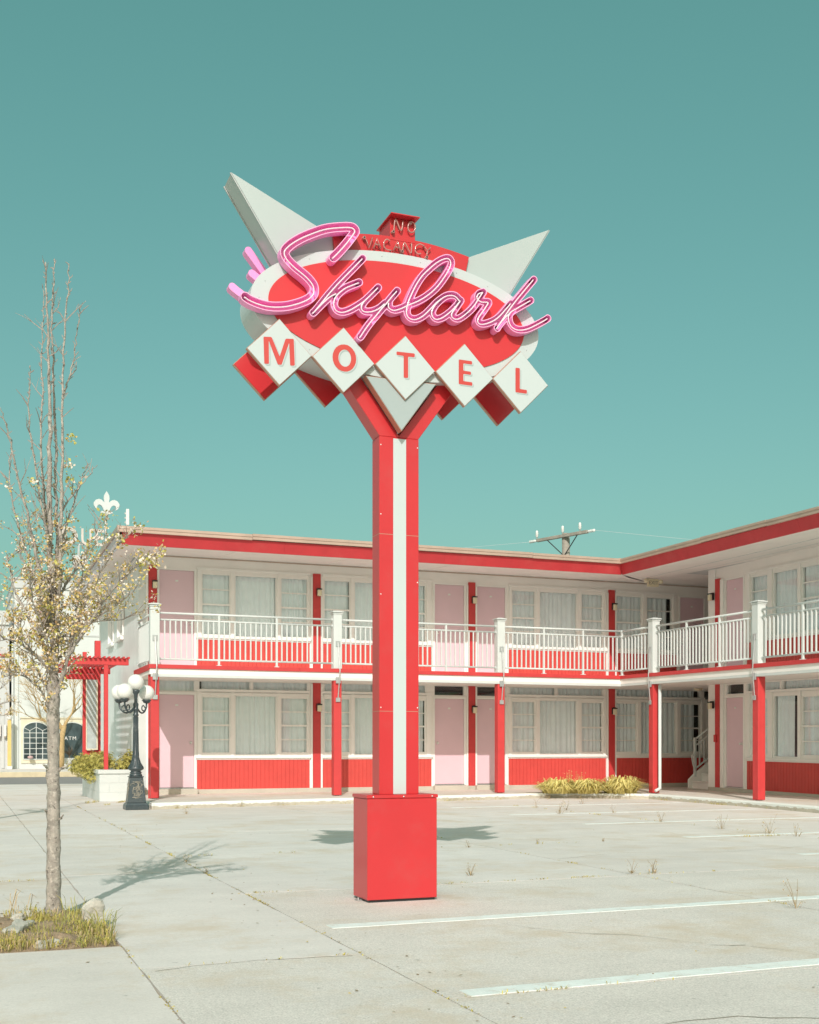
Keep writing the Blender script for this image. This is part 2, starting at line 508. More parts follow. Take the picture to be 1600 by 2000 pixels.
# walkway and kerb round the motel
KL = [(3.30, 21.62), (5.39, 22.02), (8.2, 22.45), (10.97, 22.85), (12.25, 23.05), (13.2, 22.55), (14.0, 21.85), (13.96, 18.4), (13.77, 16.2), (13.5, 11.0)]
WZ = .104
def inset(poly, d):
    out = []
    for k, (x, y) in enumerate(poly):
        a = poly[max(k - 1, 0)]; c = poly[min(k + 1, len(poly) - 1)]
        tx, ty = c[0] - a[0], c[1] - a[1]; L = math.hypot(tx, ty)
        out.append((x - ty / L * d, y + tx / L * d))
    return out
KI = inset(KL, .16)
b = MB()
outline = KI + [(17, 11), (26, 11), (26, 26), (3.30, 26), (3.30, KI[0][1])]
b.hexa([(x, y, -.05) for x, y in outline], [(x, y, WZ) for x, y in outline])
walk = struct(b.build('walkway', 'walkway'))
kerb = None
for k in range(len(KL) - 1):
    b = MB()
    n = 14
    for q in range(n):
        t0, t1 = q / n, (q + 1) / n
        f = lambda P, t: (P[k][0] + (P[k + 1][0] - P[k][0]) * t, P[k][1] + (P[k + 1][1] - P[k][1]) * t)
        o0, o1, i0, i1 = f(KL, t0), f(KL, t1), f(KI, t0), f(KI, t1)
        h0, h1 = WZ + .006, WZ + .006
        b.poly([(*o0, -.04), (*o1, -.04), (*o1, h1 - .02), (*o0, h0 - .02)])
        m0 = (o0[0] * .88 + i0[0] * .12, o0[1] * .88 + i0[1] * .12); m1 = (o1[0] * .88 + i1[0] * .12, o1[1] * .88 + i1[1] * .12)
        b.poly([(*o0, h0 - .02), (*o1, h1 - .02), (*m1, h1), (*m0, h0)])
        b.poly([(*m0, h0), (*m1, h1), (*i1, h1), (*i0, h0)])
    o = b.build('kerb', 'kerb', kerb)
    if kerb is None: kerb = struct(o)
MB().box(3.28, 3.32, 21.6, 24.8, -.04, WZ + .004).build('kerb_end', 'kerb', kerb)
# planting bed in the kerb corner
struct(MB().poly([(11.7, 22.92 + .19, WZ + .004), (12.25, 23.05 + .16, WZ + .004), (13.95, 22.1, WZ + .004), (14.2, 22.4, WZ + .004), (13.2, 23.3, WZ + .004), (11.8, 23.4, WZ + .004)]).build('planting_bed', 'dirt'))
# ---- traced sign data, metres in the sign plane (x along the sign, z up)
SCRIPT_S = [[[2.525,4.693],[2.557,4.727],[2.601,4.779],[2.645,4.836],[2.682,4.89],[2.693,4.915],[2.676,4.933],[2.636,4.933],[2.575,4.921],[2.509,4.905],[2.444,4.882],[2.358,4.839],[2.285,4.797],[2.217,4.747],[2.173,4.701],[2.164,4.671],[2.175,4.642],[2.205,4.61],[2.251,4.575],[2.307,4.54],[2.354,4.502],[2.38,4.464],[2.382,4.423],[2.366,4.393],[2.332,4.363],[2.268,4.329],[2.183,4.297],[2.103,4.281],[2.036,4.278],[1.973,4.286],[1.911,4.303],[1.878,4.321]]]
SCRIPT_K = [[[2.751,4.722],[2.682,4.644],[2.612,4.566],[2.55,4.495],[2.485,4.415],[2.433,4.346],[2.39,4.29],[2.373,4.273]],[[2.392,4.292],[2.446,4.352],[2.498,4.404],[2.55,4.439]],[[2.724,4.543],[2.673,4.517],[2.621,4.488],[2.568,4.441],[2.54,4.398],[2.533,4.351],[2.553,4.316],[2.594,4.309],[2.647,4.329],[2.704,4.366],[2.762,4.411],[2.815,4.465],[2.871,4.526]],[[2.871,4.526],[2.815,4.465],[2.766,4.412],[2.744,4.371],[2.753,4.343],[2.784,4.337],[2.833,4.349],[2.882,4.377],[2.923,4.416]],[[3.02,4.523],[2.977,4.471],[2.932,4.413],[2.896,4.37],[2.86,4.323],[2.815,4.267],[2.775,4.211],[2.74,4.156],[2.731,4.145]],[[2.956,4.425],[2.958,4.392],[2.997,4.378],[3.056,4.4],[3.11,4.431],[3.193,4.475],[3.262,4.523],[3.332,4.588],[3.388,4.661],[3.435,4.737],[3.454,4.79],[3.44,4.822],[3.402,4.819],[3.341,4.782],[3.276,4.722],[3.221,4.663],[3.175,4.592],[3.138,4.518],[3.11,4.45],[3.097,4.389],[3.104,4.351],[3.131,4.332],[3.175,4.335],[3.23,4.368],[3.285,4.423],[3.332,4.476],[3.379,4.517]],[[3.529,4.516],[3.491,4.548],[3.449,4.551],[3.402,4.533],[3.355,4.493],[3.318,4.449],[3.299,4.403],[3.309,4.368],[3.337,4.356],[3.379,4.371],[3.425,4.405],[3.473,4.45],[3.52,4.506]],[[3.532,4.521],[3.487,4.454],[3.461,4.412],[3.47,4.385],[3.506,4.379],[3.553,4.407],[3.605,4.453]],[[3.605,4.452],[3.651,4.506],[3.686,4.562],[3.719,4.612]],[[3.719,4.612],[3.681,4.593],[3.671,4.559],[3.706,4.537],[3.762,4.54],[3.745,4.505],[3.714,4.459],[3.686,4.419],[3.676,4.385],[3.696,4.367],[3.742,4.375],[3.803,4.404],[3.854,4.443],[3.906,4.501],[3.952,4.556]],[[4.148,4.768],[4.072,4.676],[3.999,4.586],[3.937,4.503],[3.885,4.426],[3.847,4.37],[3.834,4.35]],[[3.854,4.38],[3.906,4.443],[3.952,4.489]],[[4.121,4.603],[4.066,4.567],[4.004,4.526],[3.952,4.489],[3.934,4.447],[3.95,4.393],[3.988,4.367],[4.04,4.365],[4.103,4.384],[4.171,4.421],[4.24,4.463],[4.269,4.484]]]
LET_M = [[2.019,4.07],[2.078,4.075],[2.137,3.943],[2.181,4.076],[2.241,4.082],[2.249,3.891],[2.215,3.887],[2.207,4.051],[2.151,3.885],[2.124,3.884],[2.057,4.048],[2.059,3.881],[2.025,3.879]]
LET_O = [[2.713,3.992],[2.71,3.966],[2.701,3.942],[2.687,3.921],[2.668,3.905],[2.646,3.894],[2.622,3.891],[2.599,3.894],[2.577,3.903],[2.558,3.919],[2.544,3.939],[2.535,3.963],[2.532,3.988],[2.535,4.014],[2.544,4.038],[2.558,4.059],[2.577,4.075],[2.599,4.085],[2.622,4.089],[2.646,4.087],[2.668,4.077],[2.687,4.062],[2.701,4.041],[2.71,4.018]]
LET_OI = [[2.674,3.991],[2.672,3.975],[2.667,3.959],[2.66,3.946],[2.65,3.936],[2.638,3.929],[2.625,3.927],[2.613,3.929],[2.601,3.935],[2.591,3.944],[2.583,3.957],[2.578,3.972],[2.577,3.988],[2.578,4.005],[2.583,4.02],[2.591,4.033],[2.601,4.043],[2.613,4.05],[2.625,4.052],[2.638,4.051],[2.65,4.045],[2.66,4.035],[2.667,4.022],[2.672,4.007]]
LET_T = [[3.028,4.087],[3.173,4.089],[3.173,4.061],[3.12,4.06],[3.12,3.9],[3.085,3.899],[3.085,4.061],[3.028,4.062]]
LET_E = [[3.531,4.088],[3.641,4.087],[3.641,4.061],[3.569,4.063],[3.569,4.007],[3.632,4.006],[3.632,3.982],[3.569,3.983],[3.569,3.928],[3.643,3.927],[3.643,3.9],[3.531,3.902]]
LET_L = [[4.008,4.081],[4.045,4.081],[4.045,3.92],[4.106,3.919],[4.106,3.89],[4.008,3.892]]
TUBES_VACANCY = [[[2.804,4.896],[2.824,4.841],[2.853,4.918]],[[2.865,4.85],[2.887,4.92],[2.918,4.855]],[[2.875,4.875],[2.906,4.874]],[[2.989,4.917],[2.967,4.926],[2.946,4.905],[2.943,4.87],[2.964,4.85],[3.0,4.848]],[[3.022,4.856],[3.049,4.923],[3.078,4.852]],[[3.032,4.879],[3.064,4.877]],[[3.09,4.853],[3.107,4.922],[3.156,4.85],[3.163,4.925]],[[3.265,4.922],[3.228,4.93],[3.197,4.907],[3.193,4.872],[3.217,4.854],[3.237,4.862]],[[3.271,4.913],[3.29,4.889],[3.315,4.916]],[[3.29,4.889],[3.286,4.846]]]
TUBES_NO = [[[3.021,4.99],[3.035,5.086],[3.078,5.006],[3.094,5.08]],[[3.192,5.051],[3.19,5.036],[3.184,5.022],[3.174,5.012],[3.163,5.007],[3.152,5.008],[3.142,5.015],[3.136,5.027],[3.134,5.042],[3.136,5.057],[3.142,5.071],[3.152,5.081],[3.163,5.086],[3.174,5.085],[3.184,5.078],[3.19,5.066],[3.192,5.051]]]

# ------------------------------------------------------------------ the motel sign
U0, S0 = 3.09, 8.335
sign = thing('motel_sign', 'tall red and white motel pole sign with pink neon script over five white diamonds', 'sign', (U0, S0, 0))
def rear(o, parent=None):
    """the same part on the other face of the double sided sign"""
    c = o.copy(); COL.objects.link(c)
    c.parent = parent or o.parent
    if parent is None:
        c.matrix_parent_inverse = Matrix.Translation(-LOC[o.parent.name])
        c.location = (2 * U0, 2 * S0, 0); c.rotation_euler = (0, 0, math.pi)
    else:
        c.matrix_parent_inverse = Matrix.Identity(4)
    for ch in list(o.children): rear(ch, c)
    return c
# base box with a lapped lid
base = box('base_box', 'sign_red', sign, 2.816, 3.372, 8.17, 8.50, .018, .77, .004)
MB().box(2.83, 3.36, 8.185, 8.485, 0, .03).build('footing', 'black_part', base)
lidb = MB().box(2.809, 3.379, 8.163, 8.507, .771, .797).build('lid', 'sign_red', base, bevel=.004)
for px in (2.86, 3.1, 3.33):
    MB().ball((px, 8.162, .783), .006, 8, 6).build('screw', 'galv', lidb)
pole = MB().box(2.938, 3.255, 8.25, 8.41, .797, 3.485).build('pole', 'sign_red', sign, bevel=.003)
for z in (1.42, 2.75):
    MB().box(2.9375, 3.2555, 8.2495, 8.4105, z, z + .004).build('seam', 'sign_edge', pole)
stp = box('stripe', 'sign_white', sign, 3.048, 3.151, 8.246, 8.2495, .8, 3.475, 0)
rear(stp)
for px, pz in ((2.95, 3.42), (2.95, 2.9), (2.95, 2.3), (3.245, 3.42), (3.245, 2.4), (2.95, 1.45), (3.245, 1.45)):
    MB().ball((px, 8.25, pz), .005, 8, 6).build('rivet', 'porcelain', pole)
# grime and a bolted flange where the box meets the slab
for sx in (2.80, 3.388):
    fl_ = MB().box(sx - .018, sx + .018, 8.30, 8.37, 0, .008).build('anchor_plate', 'galv', base)
    MB().tube([(sx, 8.335, .008), (sx, 8.335, .022)], .007, 6).build('anchor_bolt', 'galv', base)
# forked arms
for sg in (1, -1):
    q = [(2.941, 3.486), (3.0965, 3.486), (2.72, 4.06), (2.54, 4.06)] if sg > 0 else [(3.0975, 3.486), (3.252, 3.486), (3.654, 4.06), (3.474, 4.06)]
    if sg > 0: q = [(2.941, 3.486), (3.0965, 3.486), (3.0965, 3.50), (2.70, 4.03), (2.545, 4.03)]
    else: q = [(3.0975, 3.486), (3.253, 3.486), (3.649, 4.03), (3.494, 4.03), (3.0975, 3.50)]
    MB().hexa([(x, 8.252, z) for x, z in q], [(x, 8.408, z) for x, z in q]).build('fork_arm', 'sign_red', sign, bevel=.003)
# chevron plate under the oval
tri = [(2.80, 3.885), (3.352, 3.885), (3.078, 3.512)]
ch = MB().hexa([(x, 8.145, z) for x, z in tri], [(x, 8.225, z) for x, z in tri]).build('chevron_plate', 'chevron_silver', sign, bevel=.003)
fr = curve_fill([tri, [(2.807, 3.879), (3.345, 3.879), (3.078, 3.523)]], 8.15, 8.222)
tri2 = [(2.795, 3.889), (3.357, 3.889), (3.078, 3.506)]
fr = curve_fill([tri2, tri], 8.15, 8.222).build('edge_band', 'sign_edge', ch)
rear(ch)
# oval cabinet
cab = curve_fill([ellipse(3.083, 4.365, 1.148, .471, 110)], 8.17, 8.50).build('oval_cabinet', 'sign_white', sign, bevel=.002)
of = curve_fill([ellipse(3.083, 4.365, 1.018, .395, 110)], 8.163, 8.1695).build('oval_face', 'sign_red_face', sign)
rear(of)
# wings
for tri in ([(1.807, 5.245), (2.70, 4.846), (2.40, 4.20), (2.16, 4.70)], [(4.350, 5.238), (3.48, 4.835), (3.70, 4.30), (3.99, 4.66)]):
    w = MB().hexa([(x, 8.215, z) for x, z in tri], [(x, 8.455, z) for x, z in tri]).build('wing_panel', 'sign_silver', sign, bevel=.002)
    q = tri[:1] + tri[-1:]
    p0, p1 = Vector((q[0][0], 0, q[0][1])), Vector((q[1][0], 0, q[1][1]))
    dd = (p1 - p0).normalized(); nn = Vector((dd.z, 0, -dd.x)) * (-1 if q[0][0] > 3 else 1)
    if nn.x * (q[0][0] - 3.08) < 0: nn = -nn
    a = [p0 + nn * .001, p1 + nn * .001, p1 + nn * .009, p0 + nn * .009]
    for ya, yb in ((8.219, 8.231), (8.439, 8.451)):
        MB().hexa([(v.x, ya, v.z) for v in a], [(v.x, yb, v.z) for v in a]).build('edge_strip', 'galv', w)
# vacancy panel and NO box
arc = [(2.555 + 1.09 * k / 24, 4.967 - .06 * ((2.555 + 1.09 * k / 24 - 3.09) / .554) ** 2) for k in range(25)]
lo = [(3.60, 4.70), (2.58, 4.70)]
vac = MB().hexa([(x, 8.19, z) for x, z in arc + lo], [(x, 8.48, z) for x, z in arc + lo]).build('vacancy_panel', 'sign_red', sign)
nob = MB().box(3.001, 3.201, 8.187, 8.43, 4.94, 5.103).build('no_box', 'sign_red', sign, bevel=.002)
MB().box(2.983, 3.212, 8.115, 8.445, 5.104, 5.112).build('hood', 'sign_red', nob, bevel=.001)
def neon(paths, y, r, name, m, parent, n=6):
    for p in paths:
        q = crom([(x, y, z) for x, z in p], 5 if len(p) > 3 else 1)
        q = [(q[0][0], y + .03, q[0][2])] + q + [(q[-1][0], y + .03, q[-1][2])]
        MB().tube(q, r, n).build(name, m, parent, smooth=True)
def houses(pts, y, parent):
    for x, z in pts:
        MB().tube([(x, y + .025, z), (x, y, z)], [.013, .013], 10).tube([(x, y, z), (x, y - .006, z)], [.009, .011], 10).build('electrode_cup', 'neon_clear', parent)
        MB().tube([(x, y - .006, z), (x, y - .007, z)], .007, 8).build('electrode_tip', 'black_part', parent)
neon(TUBES_VACANCY, 8.162, .0052, 'neon_letter', 'neon_clear', vac)
neon(TUBES_NO, 8.162, .0056, 'neon_letter', 'neon_clear', nob)
houses([(2.79, 4.912), (3.09, 4.856), (3.287, 4.842)], 8.165, vac)
houses([(3.018, 4.992), (3.155, 5.077)], 8.165, nob)
# five diamonds
def drop(poly, dx=.0, dz=.0): return [(x + dx, z + dz) for x, z in poly]
def rounded(poly, r=.008):
    out = []
    n = len(poly)
    for k in range(n):
        p, a, c = Vector(poly[k]), Vector(poly[k - 1]), Vector(poly[(k + 1) % n])
        d1, d2 = (a - p), (c - p)
        q = min(r, d1.length * .4, d2.length * .4)
        s, e = p + d1.normalized() * q, p + d2.normalized() * q
        for t in (0, .33, .67, 1):
            out.append(tuple((1 - t) ** 2 * s + 2 * t * (1 - t) * p + t * t * e))
    return out
LETS = [[LET_M], [LET_O, LET_OI], [LET_T], [LET_E], [LET_L]]
for k, cx in enumerate((2.137, 2.618, 3.101, 3.582, 4.055)):
    cz, h = 3.976, .2405
    d = [(cx, cz + h), (cx + h, cz), (cx, cz - h), (cx - h, cz)]
    f = h - .007
    di = [(cx, cz + f), (cx + f, cz), (cx, cz - f), (cx - f, cz)]
    pan = MB().hexa([(x, 8.13, z) for x, z in d], [(x, 8.162, z) for x, z in d]).build('diamond_panel', 'sign_edge', sign, bevel=.002)
    # backs of the panels are red
    MB().hexa([(x, 8.163, z) for x, z in di], [(x, 8.169, z) for x, z in di]).build('panel_back', 'sign_red', pan)
    MB().hexa([(x, 8.125, z) for x, z in di], [(x, 8.1295, z) for x, z in di]).build('panel_face', 'sign_white', pan)
    lp = [rounded(p) if len(p) < 20 else p for p in LETS[k]]
    curve_fill([drop(p, .0125, -.0115) for p in lp], 8.1241, 8.1246).build('letter_shadow', 'letter_shade', pan)
    curve_fill([drop(p, .0050, -.0045) for p in lp], 8.1234, 8.1239).build('letter_outline', 'sign_white', pan)
    big = []
    curve_fill(lp, 8.1222, 8.1232).build('letter', 'letter_red', pan)
    rear(pan)
# channel letters of the script, outline taken from the distance to the tube centre line
def sdf(paths, h=.0045):
    segs = []
    for p in paths:
        q = crom([(x, z, 0) for x, z in p], 6)
        segs += [(q[i][0], q[i][1], q[i + 1][0], q[i + 1][1]) for i in range(len(q) - 1)]
    s = np.array(segs)
    x0, x1 = s[:, [0, 2]].min() - .06, s[:, [0, 2]].max() + .06
    z0, z1 = s[:, [1, 3]].min() - .06, s[:, [1, 3]].max() + .06
    X, Zz = np.meshgrid(np.arange(x0, x1, h), np.arange(z0, z1, h))
    D = np.full(X.shape, 9.)
    for ax, az, bx, bz in s:
        dx, dz = bx - ax, bz - az
        L2 = dx * dx + dz * dz + 1e-12
        t = np.clip(((X - ax) * dx + (Zz - az) * dz) / L2, 0, 1)
        D = np.minimum(D, (X - ax - t * dx) ** 2 + (Zz - az - t * dz) ** 2)
    return X, Zz, np.sqrt(D)
def contours(X, Zz, D, lev):
    F = D - lev
    rows, cols = F.shape
    nxt = {}
    def ept(i, j, k):
        (a, b), (c, d) = {0: ((i, j), (i, j + 1)), 1: ((i, j + 1), (i + 1, j + 1)), 2: ((i + 1, j), (i + 1, j + 1)), 3: ((i, j), (i + 1, j))}[k]
        t = F[a, b] / (F[a, b] - F[c, d])
        return (float(X[a, b] + t * (X[c, d] - X[a, b])), float(Zz[a, b] + t * (Zz[c, d] - Zz[a, b])))
    key = lambda i, j, k: {0: (i, j, 0), 1: (i, j + 1, 1), 2: (i + 1, j, 0), 3: (i, j, 1)}[k]
    T = {1: [(3, 0)], 2: [(0, 1)], 3: [(3, 1)], 4: [(1, 2)], 5: [(3, 2), (1, 0)], 6: [(0, 2)], 7: [(3, 2)], 8: [(2, 3)], 9: [(2, 0)], 10: [(0, 3), (2, 1)], 11: [(2, 1)], 12: [(1, 3)], 13: [(1, 0)], 14: [(0, 3)]}
    I = (F < 0).astype(int)
    code = I[:-1, :-1] + 2 * I[:-1, 1:] + 4 * I[1:, 1:] + 8 * I[1:, :-1]
    pts = {}
    for i, j in zip(*np.nonzero((code > 0) & (code < 15))):
        for a, b in T[int(code[i, j])]:
            ka, kb = key(i, j, a), key(i, j, b)
            pts[ka] = ept(i, j, a); pts[kb] = ept(i, j, b)
            nxt[ka] = kb
    loops = []
    while nxt:
        k0, k = next(iter(nxt.items()))
        lp = [k0]; del nxt[k0]
        while k in nxt:
            lp.append(k); k = nxt.pop(k)
        P = [pts[q] for q in lp]
        if len(P) > 8:
            P = [tuple((np.array(P[q - 1]) + 2 * np.array(P[q]) + np.array(P[(q + 1) % len(P)])) / 4) for q in range(len(P))]
            loops.append(P[::2] if len(P) > 40 else P)
    return loops
def channel(paths, r, name, tubes):
    X, Zz, D = sdf(paths)
    out, inn = contours(X, Zz, D, r), contours(X, Zz, D, r - .0045)
    back = curve_fill(out, 8.155, 8.1605)
    ch = back.build(name, 'pink_channel', sign)
    w = curve_fill(out + inn, 8.085, 8.1548).build('channel_wall', 'pink_channel', ch)
    curve_fill(out + contours(X, Zz, D, r - .0052), 8.0815, 8.0848).build('rim', 'pink_rim', ch)
    for p in tubes:
        q = crom([(x, 8.098, z) for x, z in p], 6)
        q = [(q[0][0], 8.15, q[0][2])] + q + [(q[-1][0], 8.15, q[-1][2])]
        MB().tube(q, .0054, 8).build('neon_tube', 'neon_glass', ch, smooth=True)
        for e in (q[1], q[-2]):
            MB().tube([(e[0], 8.152, e[2]), (e[0], 8.118, e[2])], .009, 8).build('tube_end_cap', 'black_part', ch)
    return ch
def trimmed(p):
    return p
rear(channel(SCRIPT_S, .034, 'script_letter', SCRIPT_S)).location = (2 * U0 - .03, 2 * S0, .065)
TK = [SCRIPT_K[i] for i in (0, 2, 4, 5, 6, 7, 9, 10, 12)]
rear(channel(SCRIPT_K, .0278, 'joined_script', SCRIPT_K)).location = (2 * U0 - .03, 2 * S0, .065)

for k in range(22):
    a = 2 * math.pi * k / 22
    MB().ball((3.083 + 1.085 * math.cos(a), 8.1705, 4.365 + .435 * math.sin(a)), .0042, 6, 4).build('rivet', 'galv', cab)

# ------------------------------------------------------------------ the motel
SW, SO = 25.615, 23.47             # wall line and balcony edge of the long wing
UO, UW = 14.275, 16.42             # the same for the short wing
YB = 23.04                         # far corner of the short wing's wall
EX = 3.62                          # end wall of the long wing
motel = thing('motel_building', 'two storey white and red motel with pink doors and a railed balcony', 'building', (9, 26, 0))
def sag(y): return -.0088 * (23.47 - y)
def TA(a, d, z): return (a, SW - d, z)
def TB(a, d, z): return (UW - d, YB - a, z + sag(YB - a))
def TE(a, d, z): return (EX - d, 33.0 - a, z)
def lbox(b, T, a0, a1, d0, d1, z0, z1, mi=0):
    lo = [T(a0, d0, z0), T(a1, d0, z0), T(a1, d1, z0), T(a0, d1, z0)]
    hi = [T(a0, d0, z1), T(a1, d0, z1), T(a1, d1, z1), T(a0, d1, z1)]
    return b.hexa(lo, hi, mi)
def lpart(name, m, parent, T, a0, a1, d0, d1, z0, z1, bevel=.004):
    return lbox(MB(), T, a0, a1, d0, d1, z0, z1).build(name, m, parent, bevel=bevel)
def wall_grid(T, a0, a1, z0, z1, ops, depth=.14):
    b = MB()
    A = sorted({a0, a1, *[v for o in ops for v in o[:2] if a0 < v < a1]})
    Zs = sorted({z0, z1, *[v for o in ops for v in o[2:4] if z0 < v < z1]})
    for i in range(len(A) - 1):
        for j in range(len(Zs) - 1):
            ca, cz = (A[i] + A[i + 1]) / 2, (Zs[j] + Zs[j + 1]) / 2
            if any(o[0] < ca < o[1] and o[2] < cz < o[3] for o in ops): continue
            b.poly([T(A[i], 0, Zs[j]), T(A[i + 1], 0, Zs[j]), T(A[i + 1], 0, Zs[j + 1]), T(A[i], 0, Zs[j + 1])])
    for o in ops:
        x0, x1, y0, y1 = o
        for p, q in (((x0, y0), (x1, y0)), ((x1, y0), (x1, y1)), ((x1, y1), (x0, y1)), ((x0, y1), (x0, y0))):
            b.poly([T(p[0], 0, p[1]), T(q[0], 0, q[1]), T(q[0], -depth, q[1]), T(p[0], -depth, p[1])])
    return b
def curtain(T, a0, a1, z0, z1, parent, m='curtain', seed=0, gap=0.0, lam=.13):
    r = random.Random(seed)
    if gap > 0: a1 -= gap
    if gap < 0: a0 -= gap
    n = max(10, int((a1 - a0) / .011)); b = MB()
    ph = [r.uniform(0, 6.3) for _ in range(4)]
    amp = r.uniform(.012, .022)
    rowz = [z0, z0 + (z1 - z0) * .5, z1]
    G = []
    for ri, z in enumerate(rowz):
        k = (1.0, .85, .7)[ri]
        row = []
        for i in range(n + 1):
            a = a0 + (a1 - a0) * i / n
            w = math.sin(a * 2 * math.pi / lam + ph[0] + 1.3 * math.sin(a * 7 + ph[1]) + .25 * ri)
            w2 = math.sin(a * 2 * math.pi / (lam * 2.7) + ph[2])
            row.append(T(a + .006 * k * w2, -.105 + k * (amp * w + .010 * w2), z))
        G.append(row)
    for ri in range(2):
        for i in range(n):
            b.poly([G[ri][i], G[ri][i + 1], G[ri + 1][i + 1], G[ri + 1][i]])
    o = b.build('curtain', m, parent, smooth=True)
    return o
SEED = [0]
def window(T, a0, a1, z0, z1, rows=(), cm='curtain', gap=0.0, dark=False):
    """sash window: frame, bars, a pane in each light and a curtain behind"""
    SEED[0] += 1
    f = .03
    b = MB()
    lbox(b, T, a0 - f, a0, -.075, -.012, z0 - f, z1 + f); lbox(b, T, a1, a1 + f, -.075, -.012, z0 - f, z1 + f)
    lbox(b, T, a0, a1, -.075, -.014, z1, z1 + f); lbox(b, T, a0, a1, -.075, -.010, z0 - f, z0)
    w = b.build('window', 'casing_white_lifted', motel)
    zs = [z0]
    for z, t in rows:
        lpart('window_bar', 'casing_white_lifted', w, T, a0 + .0005, a1 - .0005, -.060, -.014, z - t, z + t, 0)
        zs += [z - t, z + t]
    zs.append(z1)
    for k in range(0, len(zs), 2):
        lpart('pane', 'glass', w, T, a0 + .0005, a1 - .0005, -.045 - .006 * (k < len(zs) / 2), -.041 - .006 * (k < len(zs) / 2), zs[k] + .0005, zs[k + 1] - .0005, 0)
    if not dark:
        curtain(T, a0 - .02, a1 + .02, z0 - .03, z1 + .03, w, cm, SEED[0], gap)
    return w
def door(T, a0, a1, z0, z1, knob=1, number=True):
    d = lpart('door', 'pink_door', motel, T, a0, a1, -.05, -.018, z0, z1, .004)
    f = .045
    b = MB()
    lbox(b, T, a0 - f, a0 - .004, -.06, .012, z0 - .02, z1 + f); lbox(b, T, a1 + .004, a1 + f, -.06, .012, z0 - .02, z1 + f)
    lbox(b, T, a0 - .0035, a1 + .0035, -.06, .010, z1 + .004, z1 + f)
    b.build('door_frame', 'casing_white_lifted', d)
    ka = a1 - .07 if knob > 0 else a0 + .07
    kb = MB()
    P = lambda dd: T(ka, dd, z0 + .98)
    kb.tube([P(-.018), P(-.010), P(.012), P(.03), P(.046), P(.052)], [.034, .034, .012, .024, .022, .008], 12)
    kb.build('door_knob', 'porcelain', d, smooth=True)
    if number: lpart('number_plate', 'porcelain', d, T, (a0 + a1) / 2 - .032, (a0 + a1) / 2 + .032, -.0175, -.012, z1 - .245, z1 - .205, .003)
    lpart('threshold', 'galv', d, T, a0, a1, -.06, .02, z0 - .022, z0 - .004, 0)
    return d
def wainscot(T, a0, a1, z0, z1):
    b = MB()
    n = max(1, round((a1 - a0) / .0955)); w = (a1 - a0) / n
    lbox(b, T, a0, a1, .001, .008, z0, z1)
    for k in range(n):
        r0, r1 = a0 + k * w + .0035, a0 + (k + 1) * w - .0035
        e = rng.uniform(0, .0025)
        lo = [T(r0, .0085, z0), T(r1, .0085, z0), T(r1 - .003, .0165 + e, z0), T(r0 + .003, .0165 + e, z0)]
        hi = [T(r0, .0085, z1), T(r1, .0085, z1), T(r1 - .003, .0165 + e, z1), T(r0 + .003, .0165 + e, z1)]
        b.hexa(lo, hi)
    return b.build('red_wainscot', 'red_board', motel)
def wall_lamp(T, a, z):
    l = lpart('wall_lamp', 'black_part', motel, T, a - .05, a + .05, .045, .10, z - .07, z + .10, .006)
    lpart('lamp_lens', 'lens', l, T, a - .047, a + .047, .1003, .165, z - .085, z + .06, .012)
    lpart('lamp_cap', 'black_part', l, T, a - .054, a + .054, .1003, .172, z + .0605, z + .085, .004)
    return l
LZ = dict(gt=2.222, gb=1.01, ct=2.26, cb=.966, bars=((1.293, .0115), (1.611, .019), (1.922, .0115)), s0=.848, s1=.925, p0=.195, t0=2.361, t1=2.573)
UZ = dict(gt=4.933, gb=3.619, ct=4.935, cb=3.58, bars=((3.945, .0115), (4.275, .019), (4.607, .0115)), s0=3.494, s1=3.585, p0=2.79)
def ops_of(lights, Zd):
    o = []
    for a0, a1, k in lights:
        z0, z1 = (Zd['gb'], Zd['gt']) if k == 's' else (Zd['cb'], Zd['ct'])
        o.append((a0 - .03, a1 + .03, z0 - .03, z1 + .03))
    return o
def bay(T, lights, aL, aR, Zd, cm, gaps=()):
    for q, (a0, a1, k) in enumerate(lights):
        z0, z1 = (Zd['gb'], Zd['gt']) if k == 's' else (Zd['cb'], Zd['ct'])
        window(T, a0, a1, z0, z1, Zd['bars'] if k == 's' else (), cm, gaps[q] if q < len(gaps) else 0.0)
    # casing between and around the lights
    edges = [aL + .02] + [v for l in lights for v in (l[0] - .03, l[1] + .03)] + [aR - .02]
    top = max(Zd['ct'], Zd['gt']) + .09
    for q in range(0, len(edges), 2):
        if edges[q + 1] - edges[q] > .02:
            lpart('casing', 'casing_white_lifted', motel, T, edges[q], edges[q + 1], .0005, .022, Zd['s1'] + .001, top, .003)
    lpart('head_casing', 'casing_white_lifted', motel, T, aL, aR, .0005, .030, top + .001, top + .055, .003)
    lpart('sill', 'casing_white_lifted', motel, T, aL - .015, aR + .015, .0005, .062, Zd['s0'] + .03, Zd['s1'], .006)
    lpart('apron', 'casing_white_lifted', motel, T, aL, aR, .0005, .030, Zd['s0'], Zd['s0'] + .0295, .003)
    wainscot(T, aL + .012, aR - .012, Zd['p0'], Zd['s0'] - .001)

